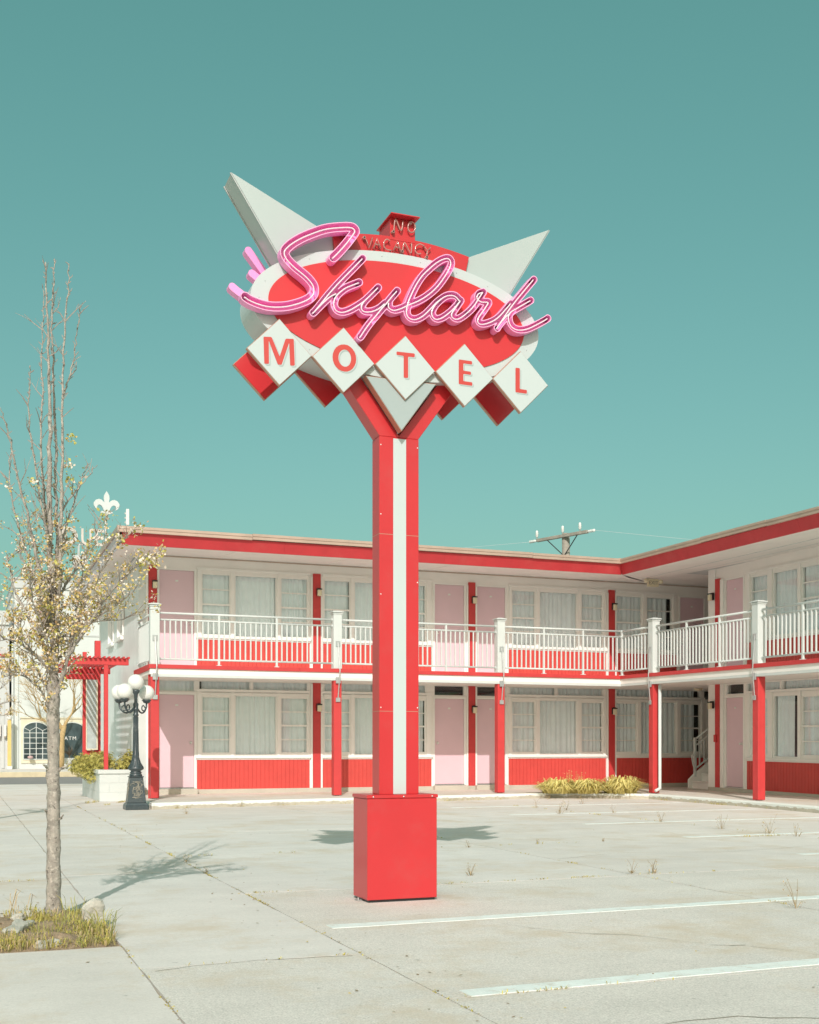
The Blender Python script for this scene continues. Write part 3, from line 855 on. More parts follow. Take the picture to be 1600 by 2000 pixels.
W1 = [(5.0, 5.597, 's'), (5.735, 6.652, 'c'), (6.785, 7.377, 's')]
W2 = [(7.80, 8.395, 's'), (8.53, 9.50, 'c'), (9.66, 10.27, 's')]
W3 = [(12.563, 13.163, 's'), (13.316, 14.328, 'c'), (14.479, 15.057, 's')]
W4 = [(15.476, 16.05, 's'), (16.20, 17.22, 'c'), (17.383, 17.97, 's')]
W4u = [(15.455, 16.195, 's'), (16.372, 17.104, 's')]
PIL = [(3.82, 3.998), (7.512, 7.69), (11.377, 11.553), (15.225, 15.402)]
DL = [(4.06, 4.81), (10.517, 11.27), (11.602, 12.357), (18.21, 18.96)]
DU = DL[:3] + [(17.355, 18.08)]
TR = [(4.06, 4.81), (4.93, 6.05), (6.14, 7.38), (7.80, 8.98), (9.07, 10.27), (10.517, 11.27), (11.602, 12.357), (12.50, 13.72), (13.81, 15.06), (15.476, 16.55), (16.64, 17.95), (18.1, 18.9)]
ops = []
for W in (W1, W2, W3, W4): ops += ops_of(W, LZ)
for W in (W1, W2, W3, W4u): ops += ops_of(W, UZ)
for a0, a1 in DL: ops.append((a0 - .003, a1 + .003, .24, 2.274))
for a0, a1 in DU: ops.append((a0 - .003, a1 + .003, 2.84, 4.987))
for a0, a1 in TR: ops.append((a0 - .03, a1 + .03, LZ['t0'] - .02, LZ['t1'] + .02))
wall_grid(TA, EX, 24.0, .2, 5.33, ops).build('front_wall', 'white', motel)
lpart('plinth', 'plinth', motel, TA, EX - .002, 24.0, -.10, .045, .06, .1995, .008)
for a0, a1 in DL: lpart('door_step', 'plinth', motel, TA, a0 - .06, a1 + .06, .0455, .16, .06, .215, .012)
for W, aL, aR, gp in ((W1, 4.86, 7.45, (0, 0, 0)), (W2, 7.74, 10.44, (0, 0, .03)), (W3, 12.44, 15.17, (0, 0, .02)), (W4, 15.44, 18.10, (0, 0, .14))):
    bay(TA, W, aL, aR, LZ, 'curtain_warm', gp)
for W, aL, aR, gp in ((W1, 4.86, 7.45, (0, 0, 0)), (W2, 7.74, 10.44, (.03, 0, 0)), (W3, 12.44, 15.17, (0, 0, 0)), (W4u, 15.43, 17.25, (0, .12))):
    bay(TA, W, aL, aR, UZ, 'curtain', gp)
for k, (a0, a1) in enumerate(TR):
    w = window(TA, a0, a1, LZ['t0'], LZ['t1'], (), 'curtain_warm', -.08 if k == 1 else (.12 if k == 10 else 0), dark=k in (5, 6, 11))
    lpart('transom_rail', 'casing_white_lifted', w, TA, a0 - .032, a1 + .032, .0005, .026, LZ['t0'] - .075, LZ['t0'] - .031, .003)
for k, (a0, a1) in enumerate(DL): door(TA, a0, a1, .244, 2.271, 1 if k in (0, 2) else -1)
for k, (a0, a1) in enumerate(DU): door(TA, a0, a1, 2.845, 4.984, 1 if k in (0, 2) else -1)
for a0, a1 in PIL:
    lpart('pilaster', 'red_post', motel, TA, a0, a1, .0005, .045, .20, 2.60, .004)
    lpart('pilaster', 'red_post', motel, TA, a0, a1, .0005, .045, 2.776, 5.07, .004)
    for s0, s1, zz in ((a0 - .05, a0 - .006, 0), (a1 + .006, a1 + .05, 0)):
        lpart('pilaster_trim', 'casing_white_lifted', motel, TA, s0, s1, .0005, .034, .20, 2.56, .003)
        lpart('pilaster_trim', 'casing_white_lifted', motel, TA, s0, s1, .0005, .034, 2.78, 5.0, .003)
    am = (a0 + a1) / 2 + .035
    wall_lamp(TA, am, 4.64); wall_lamp(TA, am, 2.02)
lpart('soffit_moulding', 'drip_metal', motel, TA, EX, 24, .0005, .018, 5.268, 5.285, 0)
# near-black sheet painted as the unlit rooms behind the glass
MB().box(EX + .25, 24, SW + .35, SW + .4, .15, 5.3).build('unlit_room_sheet', 'unlit_room', motel)
# end wall of the long wing
EW = [(2.9, 3.75), (4.35, 5.2), (5.55, 5.95)]
EWL = [(33 - 30.95, 33 - 30.05), (33 - 29.1, 33 - 28.2)]
eops = [(a0, a1, 3.76, 4.95) for a0, a1 in EWL]
wall_grid(TE, 0, 33 - SW, .05, 5.33, eops, .16).build('end_wall', 'white_stucco', motel)
for a0, a1 in EWL:
    w = window(TE, a0 + .03, a1 - .03, 3.79, 4.92, ((4.36, .017),), 'curtain')
    lpart('sill', 'casing_white_lifted', motel, TE, a0 - .06, a1 + .06, .001, .075, 3.66, 3.755, .008)
    b = MB()
    lbox(b, TE, a0 - .08, a0 + .0, .001, .03, 3.757, 5.03); lbox(b, TE, a1, a1 + .08, .001, .03, 3.757, 5.03); lbox(b, TE, a0 + .001, a1 - .001, .001, .03, 4.951, 5.03)
    b.build('casing', 'casing_white_lifted', motel)
MB().box(EX + .0, 24, 33.0, 33.2, 0, 5.3).build('rear_wall', 'white', motel)
lpart('corner_board', 'white_trim', motel, TA, EX - .012, EX + .17, .001, .022, .2, 5.30, .004)

# short wing
def rel(a): return a
WB = [(1.546, 2.093, 's'), (2.307, 3.07, 'c'), (3.227, 3.80, 's')]
WB2 = [(5.35, 5.9, 's'), (6.1, 6.9, 'c'), (7.05, 7.6, 's')]
DB = [(.636, 1.265), (4.5, 5.13)]
TRB = [(.66, 1.26), (1.40, 2.50), (2.60, 3.80)]
zo = -.012
def shift(Zd, q): return {k: (tuple((z + q, t) for z, t in v) if k == 'bars' else v + q) for k, v in Zd.items()}
LZb, UZb = shift(LZ, zo), shift(UZ, zo - .01)
bops = []
for W in (WB,): bops += ops_of(W, LZb) + ops_of(W, UZb)
bops += [(DB[0][0] - .003, DB[0][1] + .003, .23, 2.262), (DB[0][0] - .003, DB[0][1] + .003, 2.80, 4.957)]
for a0, a1 in TRB: bops.append((a0 - .03, a1 + .03, LZb['t0'] - .02, LZb['t1'] + .02))
wall_grid(TB, 0, 9.5, .2, 5.33, bops).build('front_wall', 'white', motel)
lpart('plinth', 'plinth', motel, TB, -.002, 9.5, -.10, .045, .06, .1995, .008)
bay(TB, WB, 1.40, 3.93, LZb, 'curtain_warm', (.0, .2, 0)); bay(TB, WB, 1.40, 3.93, UZb, 'curtain', (0, .1, 0))
for k, (a0, a1) in enumerate(TRB): window(TB, a0, a1, LZb['t0'], LZb['t1'], (), 'curtain_warm', 0, dark=k == 0)
door(TB, *DB[0], .235, 2.259); door(TB, *DB[0], 2.805, 4.954)
for a0, a1 in ((.27, .44), (4.05, 4.23)):
    lpart('pilaster', 'red_post', motel, TB, a0, a1, .0005, .045, .20, 2.60, .004)
    lpart('pilaster', 'red_post', motel, TB, a0, a1, .0005, .045, 2.776, 5.03, .004)
    lpart('pilaster_trim', 'casing_white_lifted', motel, TB, a1 + .006, a1 + .13, .0005, .034, .20, 5.0, .003)
wall_lamp(TB, .20, 4.62); wall_lamp(TB, .20, 2.10)
al = lpart('call_box', 'red_post', motel, TB, .27, .35, .046, .09, 1.25, 1.42, .01)
lpart('corner_board', 'casing_white_lifted', motel, TB, -.014, .26, .001, .026, .2, 5.30, .004)
wainscot(TB, 4.25, 9.4, LZ['p0'], LZ['s0'])
MB().box(UW + .35, UW + .4, 13.5, YB - .1, .15, 5.3).build('unlit_room_sheet', 'unlit_room', motel)  # near-black sheet standing for the unlit rooms of this wing
MB().box(UW, 24, YB - .12, YB, .1, 5.28).build('passage_wall', 'white', motel)
MB().box(20.6, 20.8, YB, SW, .1, 5.28).build('passage_end', 'white', motel)

# balcony slab with red edge and white beam
bal = MB()
bal.box(3.53, 20.5, SO + .02, SW - .001, 2.585, 2.774)
bal = bal.build('balcony_slab', 'soffit', motel)
b = MB()
b.hexa([(UO + .02, y, 2.585 + sag(y)) for y in (SO + .0195,)] + [(UW - .001, SO + .0195, 2.585 + sag(SO)), (UW - .001, 13.5, 2.585 + sag(13.5)), (UO + .02, 13.5, 2.585 + sag(13.5))],
       [(UO + .02, SO + .0195, 2.774)] + [(UW - .001, SO + .0195, 2.774 + sag(SO)), (UW - .001, 13.5, 2.774 + sag(13.5)), (UO + .02, 13.5, 2.774 + sag(13.5))])
b.build('balcony_slab', 'soffit', motel)
def runA(name, m, x0, x1, o0, o1, z0, z1, bevel=.003):      # along the long wing, o = inwards from SO
    return MB().box(x0, x1, SO + o0, SO + o1, z0, z1).build(name, m, motel, bevel=bevel)
def runB(name, m, y1, y0, o0, o1, z0, z1, bevel=.003):      # along the short wing, o = inwards from UO
    lo = [(UO + o0, y1, z0 + sag(y1)), (UO + o1, y1, z0 + sag(y1)), (UO + o1, y0, z0 + sag(y0)), (UO + o0, y0, z0 + sag(y0))]
    hi = [(p[0], p[1], p[2] + z1 - z0) for p in lo]
    return MB().hexa(lo, hi).build(name, m, motel, bevel=bevel)
XS = [3.508, 6.6, 10.3, UO - .001]
for k in range(3): runA('edge_board', 'red_post', XS[k] + (.001 if k else 0), XS[k + 1] - .001, -.012, .019, 2.698, 2.778)
YS = [SO - .012, 21.2, 17.6, 13.6]
for k in range(3): runB('edge_board', 'red_post', YS[k] - .001, YS[k + 1] + .001, -.012, .019, 2.698, 2.778)
MB().box(3.508, 3.529, SO + .02, SW - .002, 2.66, 2.778).build('edge_board', 'red_post', motel, bevel=.003)
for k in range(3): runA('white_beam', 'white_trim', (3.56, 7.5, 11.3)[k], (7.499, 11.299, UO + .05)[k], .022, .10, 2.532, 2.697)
runB('white_beam', 'white_trim', SO + .0, 17.6, .022, .10, 2.532, 2.697)
runB('white_beam', 'white_trim', 17.598, 13.6, .022, .10, 2.532, 2.697)
# lower posts
def post(x, y, z=0.0, s=.085):
    p = MB().box(x - s, x + s, y - s, y + s, WZ + .012, 2.531 + z).build('balcony_post', 'red_post', motel, bevel=.006)
    MB().box(x - s * .55, x + s * .55, y - s * .55, y + s * .55, WZ - .01, WZ + .012).build('post_foot', 'black_part', p)
    return p
PX = [3.635, 7.44, 11.245]
for x in PX: post(x, SO + .115)
MB().box(3.535, 3.575, SO + .22, SO + .26, WZ, 2.58).build('corner_strip', 'red_post', motel)
PY = [22.24, 18.6, 14.9]
for y in PY: post(UO + .115, y, sag(y))
# newel posts, rails and balusters
TOPR, MIDR, BOTR = 3.815, 3.682, 2.896
def newel(x, y, dz):
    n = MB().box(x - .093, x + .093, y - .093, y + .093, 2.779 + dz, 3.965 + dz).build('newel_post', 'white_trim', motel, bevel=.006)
    MB().box(x - .122, x + .122, y - .122, y + .122, 3.9655 + dz, 3.985 + dz).hexa([(x - .105, y - .105, 3.9855 + dz), (x + .105, y - .105, 3.9855 + dz), (x + .105, y + .105, 3.9855 + dz), (x - .105, y + .105, 3.9855 + dz)],
        [(x - .06, y - .06, 4.005 + dz), (x + .06, y - .06, 4.005 + dz), (x + .06, y + .06, 4.005 + dz), (x - .06, y + .06, 4.005 + dz)]).build('newel_cap', 'white_trim', n)
    MB().box(x - .108, x + .108, y - .108, y + .108, 3.93 + dz, 3.95 + dz).build('newel_collar', 'white_trim', n, bevel=.004)
bal_me = MB().box(-.0145, .0145, -.0145, .0145, 0, MIDR - BOTR - .03).build('x', 'white_trim', None, bevel=.003)
BME = bal_me.data
bpy.data.objects.remove(bal_me)
mid_me = MB().box(-.021, .021, -.021, .021, .02, TOPR - 2.779 - .018).box(-.045, .045, -.045, .045, 0, .018).build('x', 'white_trim', None, bevel=.003)
MME = mid_me.data
bpy.data.objects.remove(mid_me)
def railing(p, q, za, zb, nmid, nb):
    """one span between newels; za, zb: sag at both ends"""
    px, py = p; qx, qy = q
    L = math.hypot(qx - px, qy - py); ux, uy = (qx - px) / L, (qy - py) / L
    pt = lambda t, z: (px + ux * t, py + uy * t, z + za + (zb - za) * t / L)
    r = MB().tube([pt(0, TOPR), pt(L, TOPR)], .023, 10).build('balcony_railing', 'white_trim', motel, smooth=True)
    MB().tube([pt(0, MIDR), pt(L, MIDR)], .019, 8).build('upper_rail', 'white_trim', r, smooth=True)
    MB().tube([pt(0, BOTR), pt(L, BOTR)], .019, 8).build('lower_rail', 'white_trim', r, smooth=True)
    for e in (0, L):
        for z in (TOPR, MIDR, BOTR):
            c = pt(e, z); c2 = pt(e + (.022 if e == 0 else -.022), z)
            MB().tube([c, c2], .03, 10).build('rail_socket', 'white_trim', r)
    bays = nmid + 1
    for k in range(1, bays):
        o = link('rail_post', MME, r, pt(L * k / bays, 2.779))
    for k in range(bays):
        for j in range(1, nb + 1):
            t = L * k / bays + L / bays * j / (nb + 1)
            link('baluster', BME, r, pt(t, BOTR + .015))
NY = SO + .112
for x in PX: newel(x, NY, 0)
for k in range(2): railing((PX[k] + .094, NY), (PX[k + 1] - .094, NY), 0, 0, 2, 10)
cx, cy = UO + .112, NY
railing((PX[2] + .094, NY), (cx - .022, NY), 0, 0, 2, 8)
MB().box(cx - .022, cx + .022, cy - .022, cy + .022, 2.779, TOPR + .024).box(cx - .05, cx + .05, cy - .05, cy + .05, 2.7785, 2.80).build('corner_rail_post', 'white_trim', motel)
for y in PY[:2]: newel(cx, y, sag(y))
newel(cx, PY[2], sag(PY[2]))
railing((cx, cy - .022), (cx, PY[0] + .094), 0, sag(PY[0]), 0, 8)
railing((cx, PY[0] - .094), (cx, PY[1] + .094), sag(PY[0]), sag(PY[1]), 2, 9)
railing((cx, PY[1] - .094), (cx, PY[2] + .094), sag(PY[1]), sag(PY[2]), 2, 9)
railing((PX[0] - .03, NY + .094), (PX[0] - .03, SW - .03), 0, 0, 0, 14)
# steel straps holding newel and post
def strap(x, y, nx, ny, dz):
    tx, ty = -ny, nx
    def P(t, out, z): return (x + tx * t + nx * out, y + ty * t + ny * out, z + dz)
    def plate(z0, z1, w, o0, o1, par=None, m='galv', name='strap_plate'):
        lo = [P(-w, o0, z0), P(w, o0, z0), P(w, o1, z0), P(-w, o1, z0)]
        hi = [P(-w, o0, z1), P(w, o0, z1), P(w, o1, z1), P(-w, o1, z1)]
        return MB().hexa(lo, hi).build(name, m, par or motel, bevel=.003)
    s = MB()
    s.tube([P(0, .10, 3.33), P(.025, .16, 2.74), P(0.02, .16, 2.66), P(.0, .10, 2.14)], .013, 6)
    s = s.build('tie_strap', 'galv', motel)
    plate(3.24, 3.36, .05, .094, .106, s); plate(2.08, 2.17, .05, .0995, .112, s); plate(2.47, 2.60, .05, .0935, .13, s)
for x in PX: strap(x, NY, 0, -1, 0)
for y in PY[:2]: strap(cx, y, -1, 0, sag(y))
# downpipe
MB().tube([(UO + .12, 22.02, 2.5), (UO + .12, 22.02, .30), (UO + .10, 21.99, .22), (UO - .05, 21.93, .17)], .035, 10).build('downpipe', 'white_trim', motel, smooth=True)
# roof
roofb = MB()
roofb.box(3.06, 24.5, SO + .16, 34.2, 5.33, 5.41)
roofb.box(UO + .16, 24.5, 12.5, SO + .159, 5.26, 5.36)
roof = roofb.build('roof', 'far_grey', motel)
MB().poly([(2.93, SO + .0, 5.45), (UO + .0, SO + .0, 5.45), (UO + .0, 12.5, 5.45 + sag(12.5)), (24.5, 12.5, 5.45 + sag(12.5)), (24.5, 34.2, 5.47), (2.93, 34.2, 5.47)]).build('roof_deck', 'far_grey', motel)
# soffits rise gently from the fascia to the wall
MB().poly([(2.99, SO + .13, 5.142), (UO + .13, SO + .13, 5.142), (UO + .7, SO + .8, 5.19), (UW + .2, SW + .1, 5.305), (3.6, SW + .1, 5.305)]).poly([(2.99, SO + .13, 5.142), (3.6, SW + .1, 5.305), (3.63, 33.9, 5.305), (2.99, 33.9, 5.142)]).build('soffit', 'soffit', motel)
MB().poly([(UO + .13, SO + .13, 5.142), (UO + .13, 12.5, 5.142 + sag(12.5)), (UW + .1, 12.5, 5.30 + sag(12.5)), (UW + .2, SW + .1, 5.305)]).poly([(UW + .2, SW + .1, 5.3055), (UW + .1, 23, 5.30), (24, 23, 5.30), (24, SW + .1, 5.30)]).build('soffit', 'soffit', motel)
for k, (x0, x1) in enumerate(((2.995, 6.3), (6.302, 9.9), (9.902, UO + .1))):
    b = MB().hexa([(x0, SO + .12, 5.138), (x1, SO + .12, 5.138), (x1, SO + .02, 5.366), (x0, SO + .02, 5.366)],
              [(x0, SO + .145, 5.138), (x1, SO + .145, 5.138), (x1, SO + .046, 5.366), (x0, SO + .046, 5.366)])
    b.build('fascia_board', 'red_fascia', motel, bevel=.002)
for k, (y1, y0) in enumerate(((SO + .028, 20.9), (20.898, 17.4), (17.398, 12.5))):
    lo = [(UO + .12, y1 + (.09 if k == 0 else 0), 5.138 + sag(y1)), (UO + .12, y0, 5.138 + sag(y0)), (UO + .02, y0, 5.366 + sag(y0)), (UO + .02, y1, 5.366 + sag(y1))]
    MB().hexa(lo, [(p[0] + .025, p[1], p[2]) for p in lo]).build('fascia_board', 'red_fascia', motel, bevel=.002)
lo = [(2.985, SO + .13, 5.138), (2.985, 34.2, 5.138), (2.935, 34.2, 5.366), (2.935, SO + .03, 5.366)]
MB().hexa(lo, [(p[0] + .012, p[1], p[2]) for p in lo]).build('fascia_board', 'shade_tinted_fascia', motel, bevel=.001)
dx = [2.92, 5.6, 8.9, 12.0, UO - .03]
for k in range(4):
    e = rng.uniform(-.006, .006)
    MB().box(dx[k] + .002, dx[k + 1] - .002, SO - .03, SO + .02, 5.368 + e, 5.488 + e).box(dx[k] + .002, dx[k + 1] - .002, SO - .042, SO - .0302, 5.43 + e, 5.486 + e).build('drip_edge', 'drip_metal', motel, bevel=.003)
dy = [SO - .03, 21.9, 20.3, 18.2, 16.2, 12.5]
for k in range(5):
    e = rng.uniform(-.008, .008); z1, z0 = sag(dy[k]) + e, sag(dy[k + 1]) + e
    for o0, o1, ha, hb in ((-.03, .02, 5.368, 5.480), (-.042, -.0302, 5.43, 5.478)):
        lo = [(UO + o0, dy[k] - .002, ha + z1), (UO + o1, dy[k] - .002, ha + z1), (UO + o1, dy[k + 1] + .002, ha + z0), (UO + o0, dy[k + 1] + .002, ha + z0)]
        MB().hexa(lo, [(p[0], p[1], p[2] + hb - ha) for p in lo]).build('drip_edge', 'drip_metal', motel, bevel=.003)
MB().box(UO - .05, UO + .0, SO - .05, SO - .0, 5.36, 5.49).build('corner_flashing', 'drip_metal', motel, bevel=.004)
MB().box(2.90, 2.935, SO - .03, 34.2, 5.368, 5.49).build('drip_edge', 'drip_metal', motel, bevel=.003)
# battens under the short wing's soffit and seams under the long one
for t in (.55, .82):
    xa = UO + .03 + (UW - UO) * t
    z = 5.142 + .16 * t - .012
    MB().hexa([(xa, 24.5, z), (xa + .03, 24.5, z), (xa + .03, 12.6, z + sag(12.6)), (xa, 12.6, z + sag(12.6))], [(xa, 24.5, z + .02), (xa + .03, 24.5, z + .02), (xa + .03, 12.6, z + .02 + sag(12.6)), (xa, 12.6, z + .02 + sag(12.6))]).build('batten', 'white_trim', motel)
for x in (5.3, 7.74, 10.18, 12.6):
    MB().hexa([(x, SO + .15, 5.136), (x + .02, SO + .15, 5.136), (x + .02, SW, 5.288), (x, SW, 5.288)], [(x, SO + .15, 5.15), (x + .02, SO + .15, 5.15), (x + .02, SW, 5.30), (x, SW, 5.30)]).build('batten', 'soffit', motel)
# exit sign with two lamp heads
ex = MB().box(15.62, 15.92, 24.40, 24.46, 5.03, 5.22).build('exit_sign', 'lens', motel, bevel=.006)
for sx in (15.56, 15.98):
    MB().ball((sx, 24.40, 5.16), .055, 14, 8).build('lamp_head', 'lens', ex, smooth=True)
tc = bpy.data.curves.new('t', 'FONT'); tc.body = 'EXIT'; tc.size = .13; tc.align_x = 'CENTER'; tc.extrude = .001
to = bpy.data.objects.new('t', tc); tm = bpy.data.meshes.new_from_object(to)
tm.transform(Matrix.Translation((15.77, 24.397, 5.08)) @ Matrix.Rotation(math.pi / 2, 4, 'X'))
tm.materials.append(MATS['crack'])
link('exit_letters', tm, ex); bpy.data.objects.remove(to)
MB().lathe([(.02, 2.585), (.11, 2.583), (.10, 2.55), (.06, 2.525), (.01, 2.52)], 17.2, 24.6, 18).build('ceiling_lamp', 'lens', motel, smooth=True)
MB().lathe([(.02, 5.29), (.11, 5.288), (.10, 5.25), (.06, 5.225), (.01, 5.22)], 18.0, 24.3, 18).build('ceiling_lamp', 'lens', motel, smooth=True)
# stairs behind the short wing's corner
stair = MB()
st0 = None
y0s, y1s = 23.30, 24.42
for k in range(12):
    x = 16.86 + k * .27; z = WZ + k * .185
    o = MB().box(x, x + .30, y0s, y1s, z + .155, z + .185).box(x + .03, x + .30, y0s, y1s, max(z - .02, .09), z + .154).build('staircase' if k == 0 else 'step', 'white', motel if st0 is None else st0, bevel=.005)
    if st0 is None: st0 = o
for y in (y0s - .045, y1s + .002):
    q = [(16.79, WZ), (16.79, WZ + .22), (16.95, WZ + .36), (19.9, WZ + .36 + 2.02), (19.9, WZ + 1.75), (17.1, WZ)]
    MB().hexa([(x, y, z) for x, z in q], [(x, y + .043, z) for x, z in q]).build('stringer', 'white', st0, bevel=.01)
yr = y1s + .02
sl = .185 / .27
pz = lambda x: WZ + .36 + (x - 16.95) * sl
MB().tube([(16.99, yr, pz(16.99) + .82), (19.8, yr, pz(19.8) + .82)], .024, 10).build('handrail', 'white_trim', st0, smooth=True)
MB().tube([(16.99, yr, pz(16.99) + .66), (19.8, yr, pz(19.8) + .66)], .019, 8).build('handrail', 'white_trim', st0, smooth=True)
MB().tube([(16.99, yr, pz(16.99) + .09), (19.8, yr, pz(19.8) + .09)], .022, 8).build('handrail', 'white_trim', st0, smooth=True)
MB().box(16.96, 17.02, yr - .03, yr + .03, pz(16.99) - .1, pz(16.99) + .87).build('stair_post', 'white_trim', st0, bevel=.005)
for k in range(1, 12):
    x = 16.99 + k * .135
    MB().box(x - .013, x + .013, yr - .013, yr + .013, pz(x) + .1, pz(x) + .65).build('baluster', 'white_trim', st0)
MB().tube(crom([(16.98, yr - .05, pz(16.99) + .42), (16.91, yr - .05, pz(16.99) + .44), (16.87, yr - .05, pz(16.99) + .38), (16.93, yr - .05, pz(16.99) + .12), (17.01, yr - .05, pz(16.99) - .02)], 5), .018, 8).build('handrail_return', 'white_trim', st0, smooth=True)
# rooftop antenna
an = thing('roof_antenna', 'thin white antenna mast standing on the motel roof corner', 'antenna', (3.5, 26.5, 5.44))
MB().tube([(3.47, 26.5, 5.44), (3.48, 26.5, 6.2)], .015, 8).build('mast', 'galv', an)
MB().box(3.462, 3.532, 26.47, 26.53, 6.06, 6.42).build('panel', 'porcelain', an, bevel=.01)
for z in (6.1, 6.2, 6.3):
    MB().box(3.43, 3.461, 26.49, 26.51, z, z + .04).build('bracket', 'galv', an)
LIMBS = [["trunk",0.05,0.036,[[0.593,8.18,-0.017],[0.593,8.18,0.189],[0.59,8.18,0.498],[0.59,8.18,0.808],[0.59,8.18,1.083],[0.59,8.18,1.357],[0.59,8.18,1.598]]],["a",0.034,0.004,[[0.59,8.18,1.564],[0.587,8.186,1.908],[0.581,8.191,2.217],[0.571,8.197,2.596],[0.565,8.202,2.941],[0.569,8.208,3.218],[0.569,8.213,3.46],[0.563,8.219,3.772],[0.55,8.224,4.117],[0.544,8.23,4.421]]],["b",0.019,0.003,[[0.593,8.18,1.598],[0.609,8.208,1.945],[0.617,8.236,2.329],[0.619,8.263,2.75],[0.615,8.291,3.103],[0.61,8.319,3.458],[0.602,8.347,3.816],[0.597,8.374,4.14],[0.609,8.402,4.346],[0.618,8.43,4.534]]],["c",0.019,0.003,[[0.597,8.18,1.667],[0.618,8.155,2.043],[0.632,8.13,2.452],[0.64,8.105,2.858],[0.638,8.08,3.227],[0.643,8.055,3.561],[0.654,8.03,3.893],[0.665,8.005,4.157],[0.676,7.98,4.334]]],["d",0.008,0.002,[[0.646,8.14,3.483],[0.672,8.128,3.568],[0.704,8.116,3.688],[0.723,8.104,3.824],[0.741,8.092,3.976],[0.76,8.08,4.094]]],["e",0.014,0.002,[[0.583,8.18,2.113],[0.56,8.223,2.531],[0.536,8.266,2.883],[0.519,8.309,3.238],[0.529,8.351,3.529],[0.531,8.394,3.822],[0.541,8.437,4.119],[0.55,8.48,4.348]]],["f",0.011,0.002,[[0.574,8.18,2.456],[0.522,8.138,2.719],[0.474,8.097,2.979],[0.439,8.055,3.202],[0.427,8.013,3.391],[0.431,7.972,3.546],[0.426,7.93,3.616]]],["g",0.016,0.002,[[0.58,8.18,2.044],[0.508,8.13,2.308],[0.428,8.08,2.634],[0.355,8.03,2.921],[0.309,7.98,3.138],[0.27,7.93,3.253],[0.243,7.88,3.319]]],["h",0.012,0.002,[[0.577,8.18,1.907],[0.489,8.25,2.22],[0.404,8.32,2.537],[0.338,8.39,2.823],[0.321,8.46,3.116],[0.344,8.53,3.204]]],["i",0.009,0.002,[[0.616,8.18,2.699],[0.695,8.205,2.831],[0.754,8.23,2.91],[0.81,8.255,2.989],[0.888,8.28,3.096]]],["j",0.01,0.002,[[0.636,8.18,2.529],[0.709,8.255,2.754],[0.763,8.33,2.913],[0.815,8.405,3.075],[0.857,8.48,3.149]]],["r1",0.019,0.003,[[0.597,8.18,1.433],[0.633,8.136,1.579],[0.675,8.092,1.749],[0.731,8.049,1.951],[0.792,8.005,2.136],[0.87,7.961,2.304],[0.954,7.917,2.455],[1.008,7.874,2.519],[1.075,7.83,2.584]]],["r2",0.014,0.003,[[0.666,7.98,1.741],[0.752,7.93,1.891],[0.861,7.88,2.075],[0.954,7.83,2.207],[1.029,7.78,2.288],[1.094,7.73,2.358],[1.153,7.68,2.354]]],["r3",0.01,0.002,[[0.616,8.18,1.839],[0.714,8.24,1.952],[0.822,8.3,2.003],[0.948,8.36,2.035],[1.078,8.42,2.053],[1.165,8.48,2.107]]],["r4",0.012,0.002,[[0.61,8.18,2.114],[0.701,8.28,2.304],[0.795,8.38,2.482],[0.881,8.48,2.629],[0.973,8.58,2.779]]],["r5",0.01,0.002,[[0.603,8.18,1.701],[0.703,8.305,1.87],[0.765,8.43,2.114],[0.812,8.555,2.347],[0.841,8.68,2.53]]],["r6",0.009,0.002,[[0.728,8.02,1.949],[0.821,7.96,1.98],[0.896,7.9,2.045],[0.971,7.84,2.092],[1.016,7.78,2.137]]],["l1",0.013,0.002,[[0.583,8.18,1.632],[0.49,8.092,1.744],[0.398,8.005,1.812],[0.307,7.917,1.842],[0.242,7.83,1.826]]],["l2",0.015,0.002,[[0.583,8.18,1.701],[0.498,8.24,1.909],[0.426,8.3,2.051],[0.366,8.36,2.193],[0.326,8.42,2.339],[0.302,8.48,2.468]]],["l3",0.01,0.002,[[0.587,8.18,1.357],[0.508,8.13,1.526],[0.424,8.08,1.606],[0.336,8.03,1.625],[0.246,7.98,1.597]]],["l4",0.01,0.002,[[0.587,8.18,1.495],[0.51,8.268,1.635],[0.439,8.355,1.83],[0.393,8.442,1.959],[0.357,8.53,2.107]]],["l5",0.009,0.002,[[0.58,8.18,1.769],[0.52,8.067,1.929],[0.45,7.955,2.082],[0.428,7.842,2.199],[0.428,7.73,2.249]]],["l6",0.01,0.002,[[0.583,8.18,1.873],[0.54,8.22,2.081],[0.49,8.26,2.222],[0.436,8.3,2.362],[0.389,8.34,2.452],[0.384,8.38,2.545]]],["s1",0.011,0.007,[[0.577,8.18,0.973],[0.549,8.155,1.008],[0.528,8.13,1.036]]],["s2",0.013,0.006,[[0.603,8.18,0.972],[0.635,8.163,1.007],[0.667,8.147,1.024],[0.698,8.13,1.048]]],["s3",0.01,0.005,[[0.6,8.18,0.653],[0.631,8.16,0.67],[0.653,8.14,0.699]]],["s4",0.01,0.006,[[0.58,8.18,0.705],[0.552,8.155,0.717],[0.534,8.13,0.736]]]]

# ------------------------------------------------------------------ globe street lamp
LX, LY = 3.005, 21.66
lamp = thing('street_lamp', 'dark cast iron street lamp with four white globes beside the planter', 'street lamp', (LX, LY, 0))
def frust(b, cx, cy, w0, w1, z0, z1):
    lo = [(cx - w0, cy - w0, z0), (cx + w0, cy - w0, z0), (cx + w0, cy + w0, z0), (cx - w0, cy + w0, z0)]
    hi = [(cx - w1, cy - w1, z1), (cx + w1, cy - w1, z1), (cx + w1, cy + w1, z1), (cx - w1, cy + w1, z1)]
    return b.hexa(lo, hi)
b = MB()
frust(b, LX, LY, .205, .205, 0, .075); frust(b, LX, LY, .205, .175, .0751, .125); frust(b, LX, LY, .165, .115, .1251, .585); frust(b, LX, LY, .13, .13, .5851, .605)
ped = b.build('pedestal', 'iron', lamp, bevel=.006)
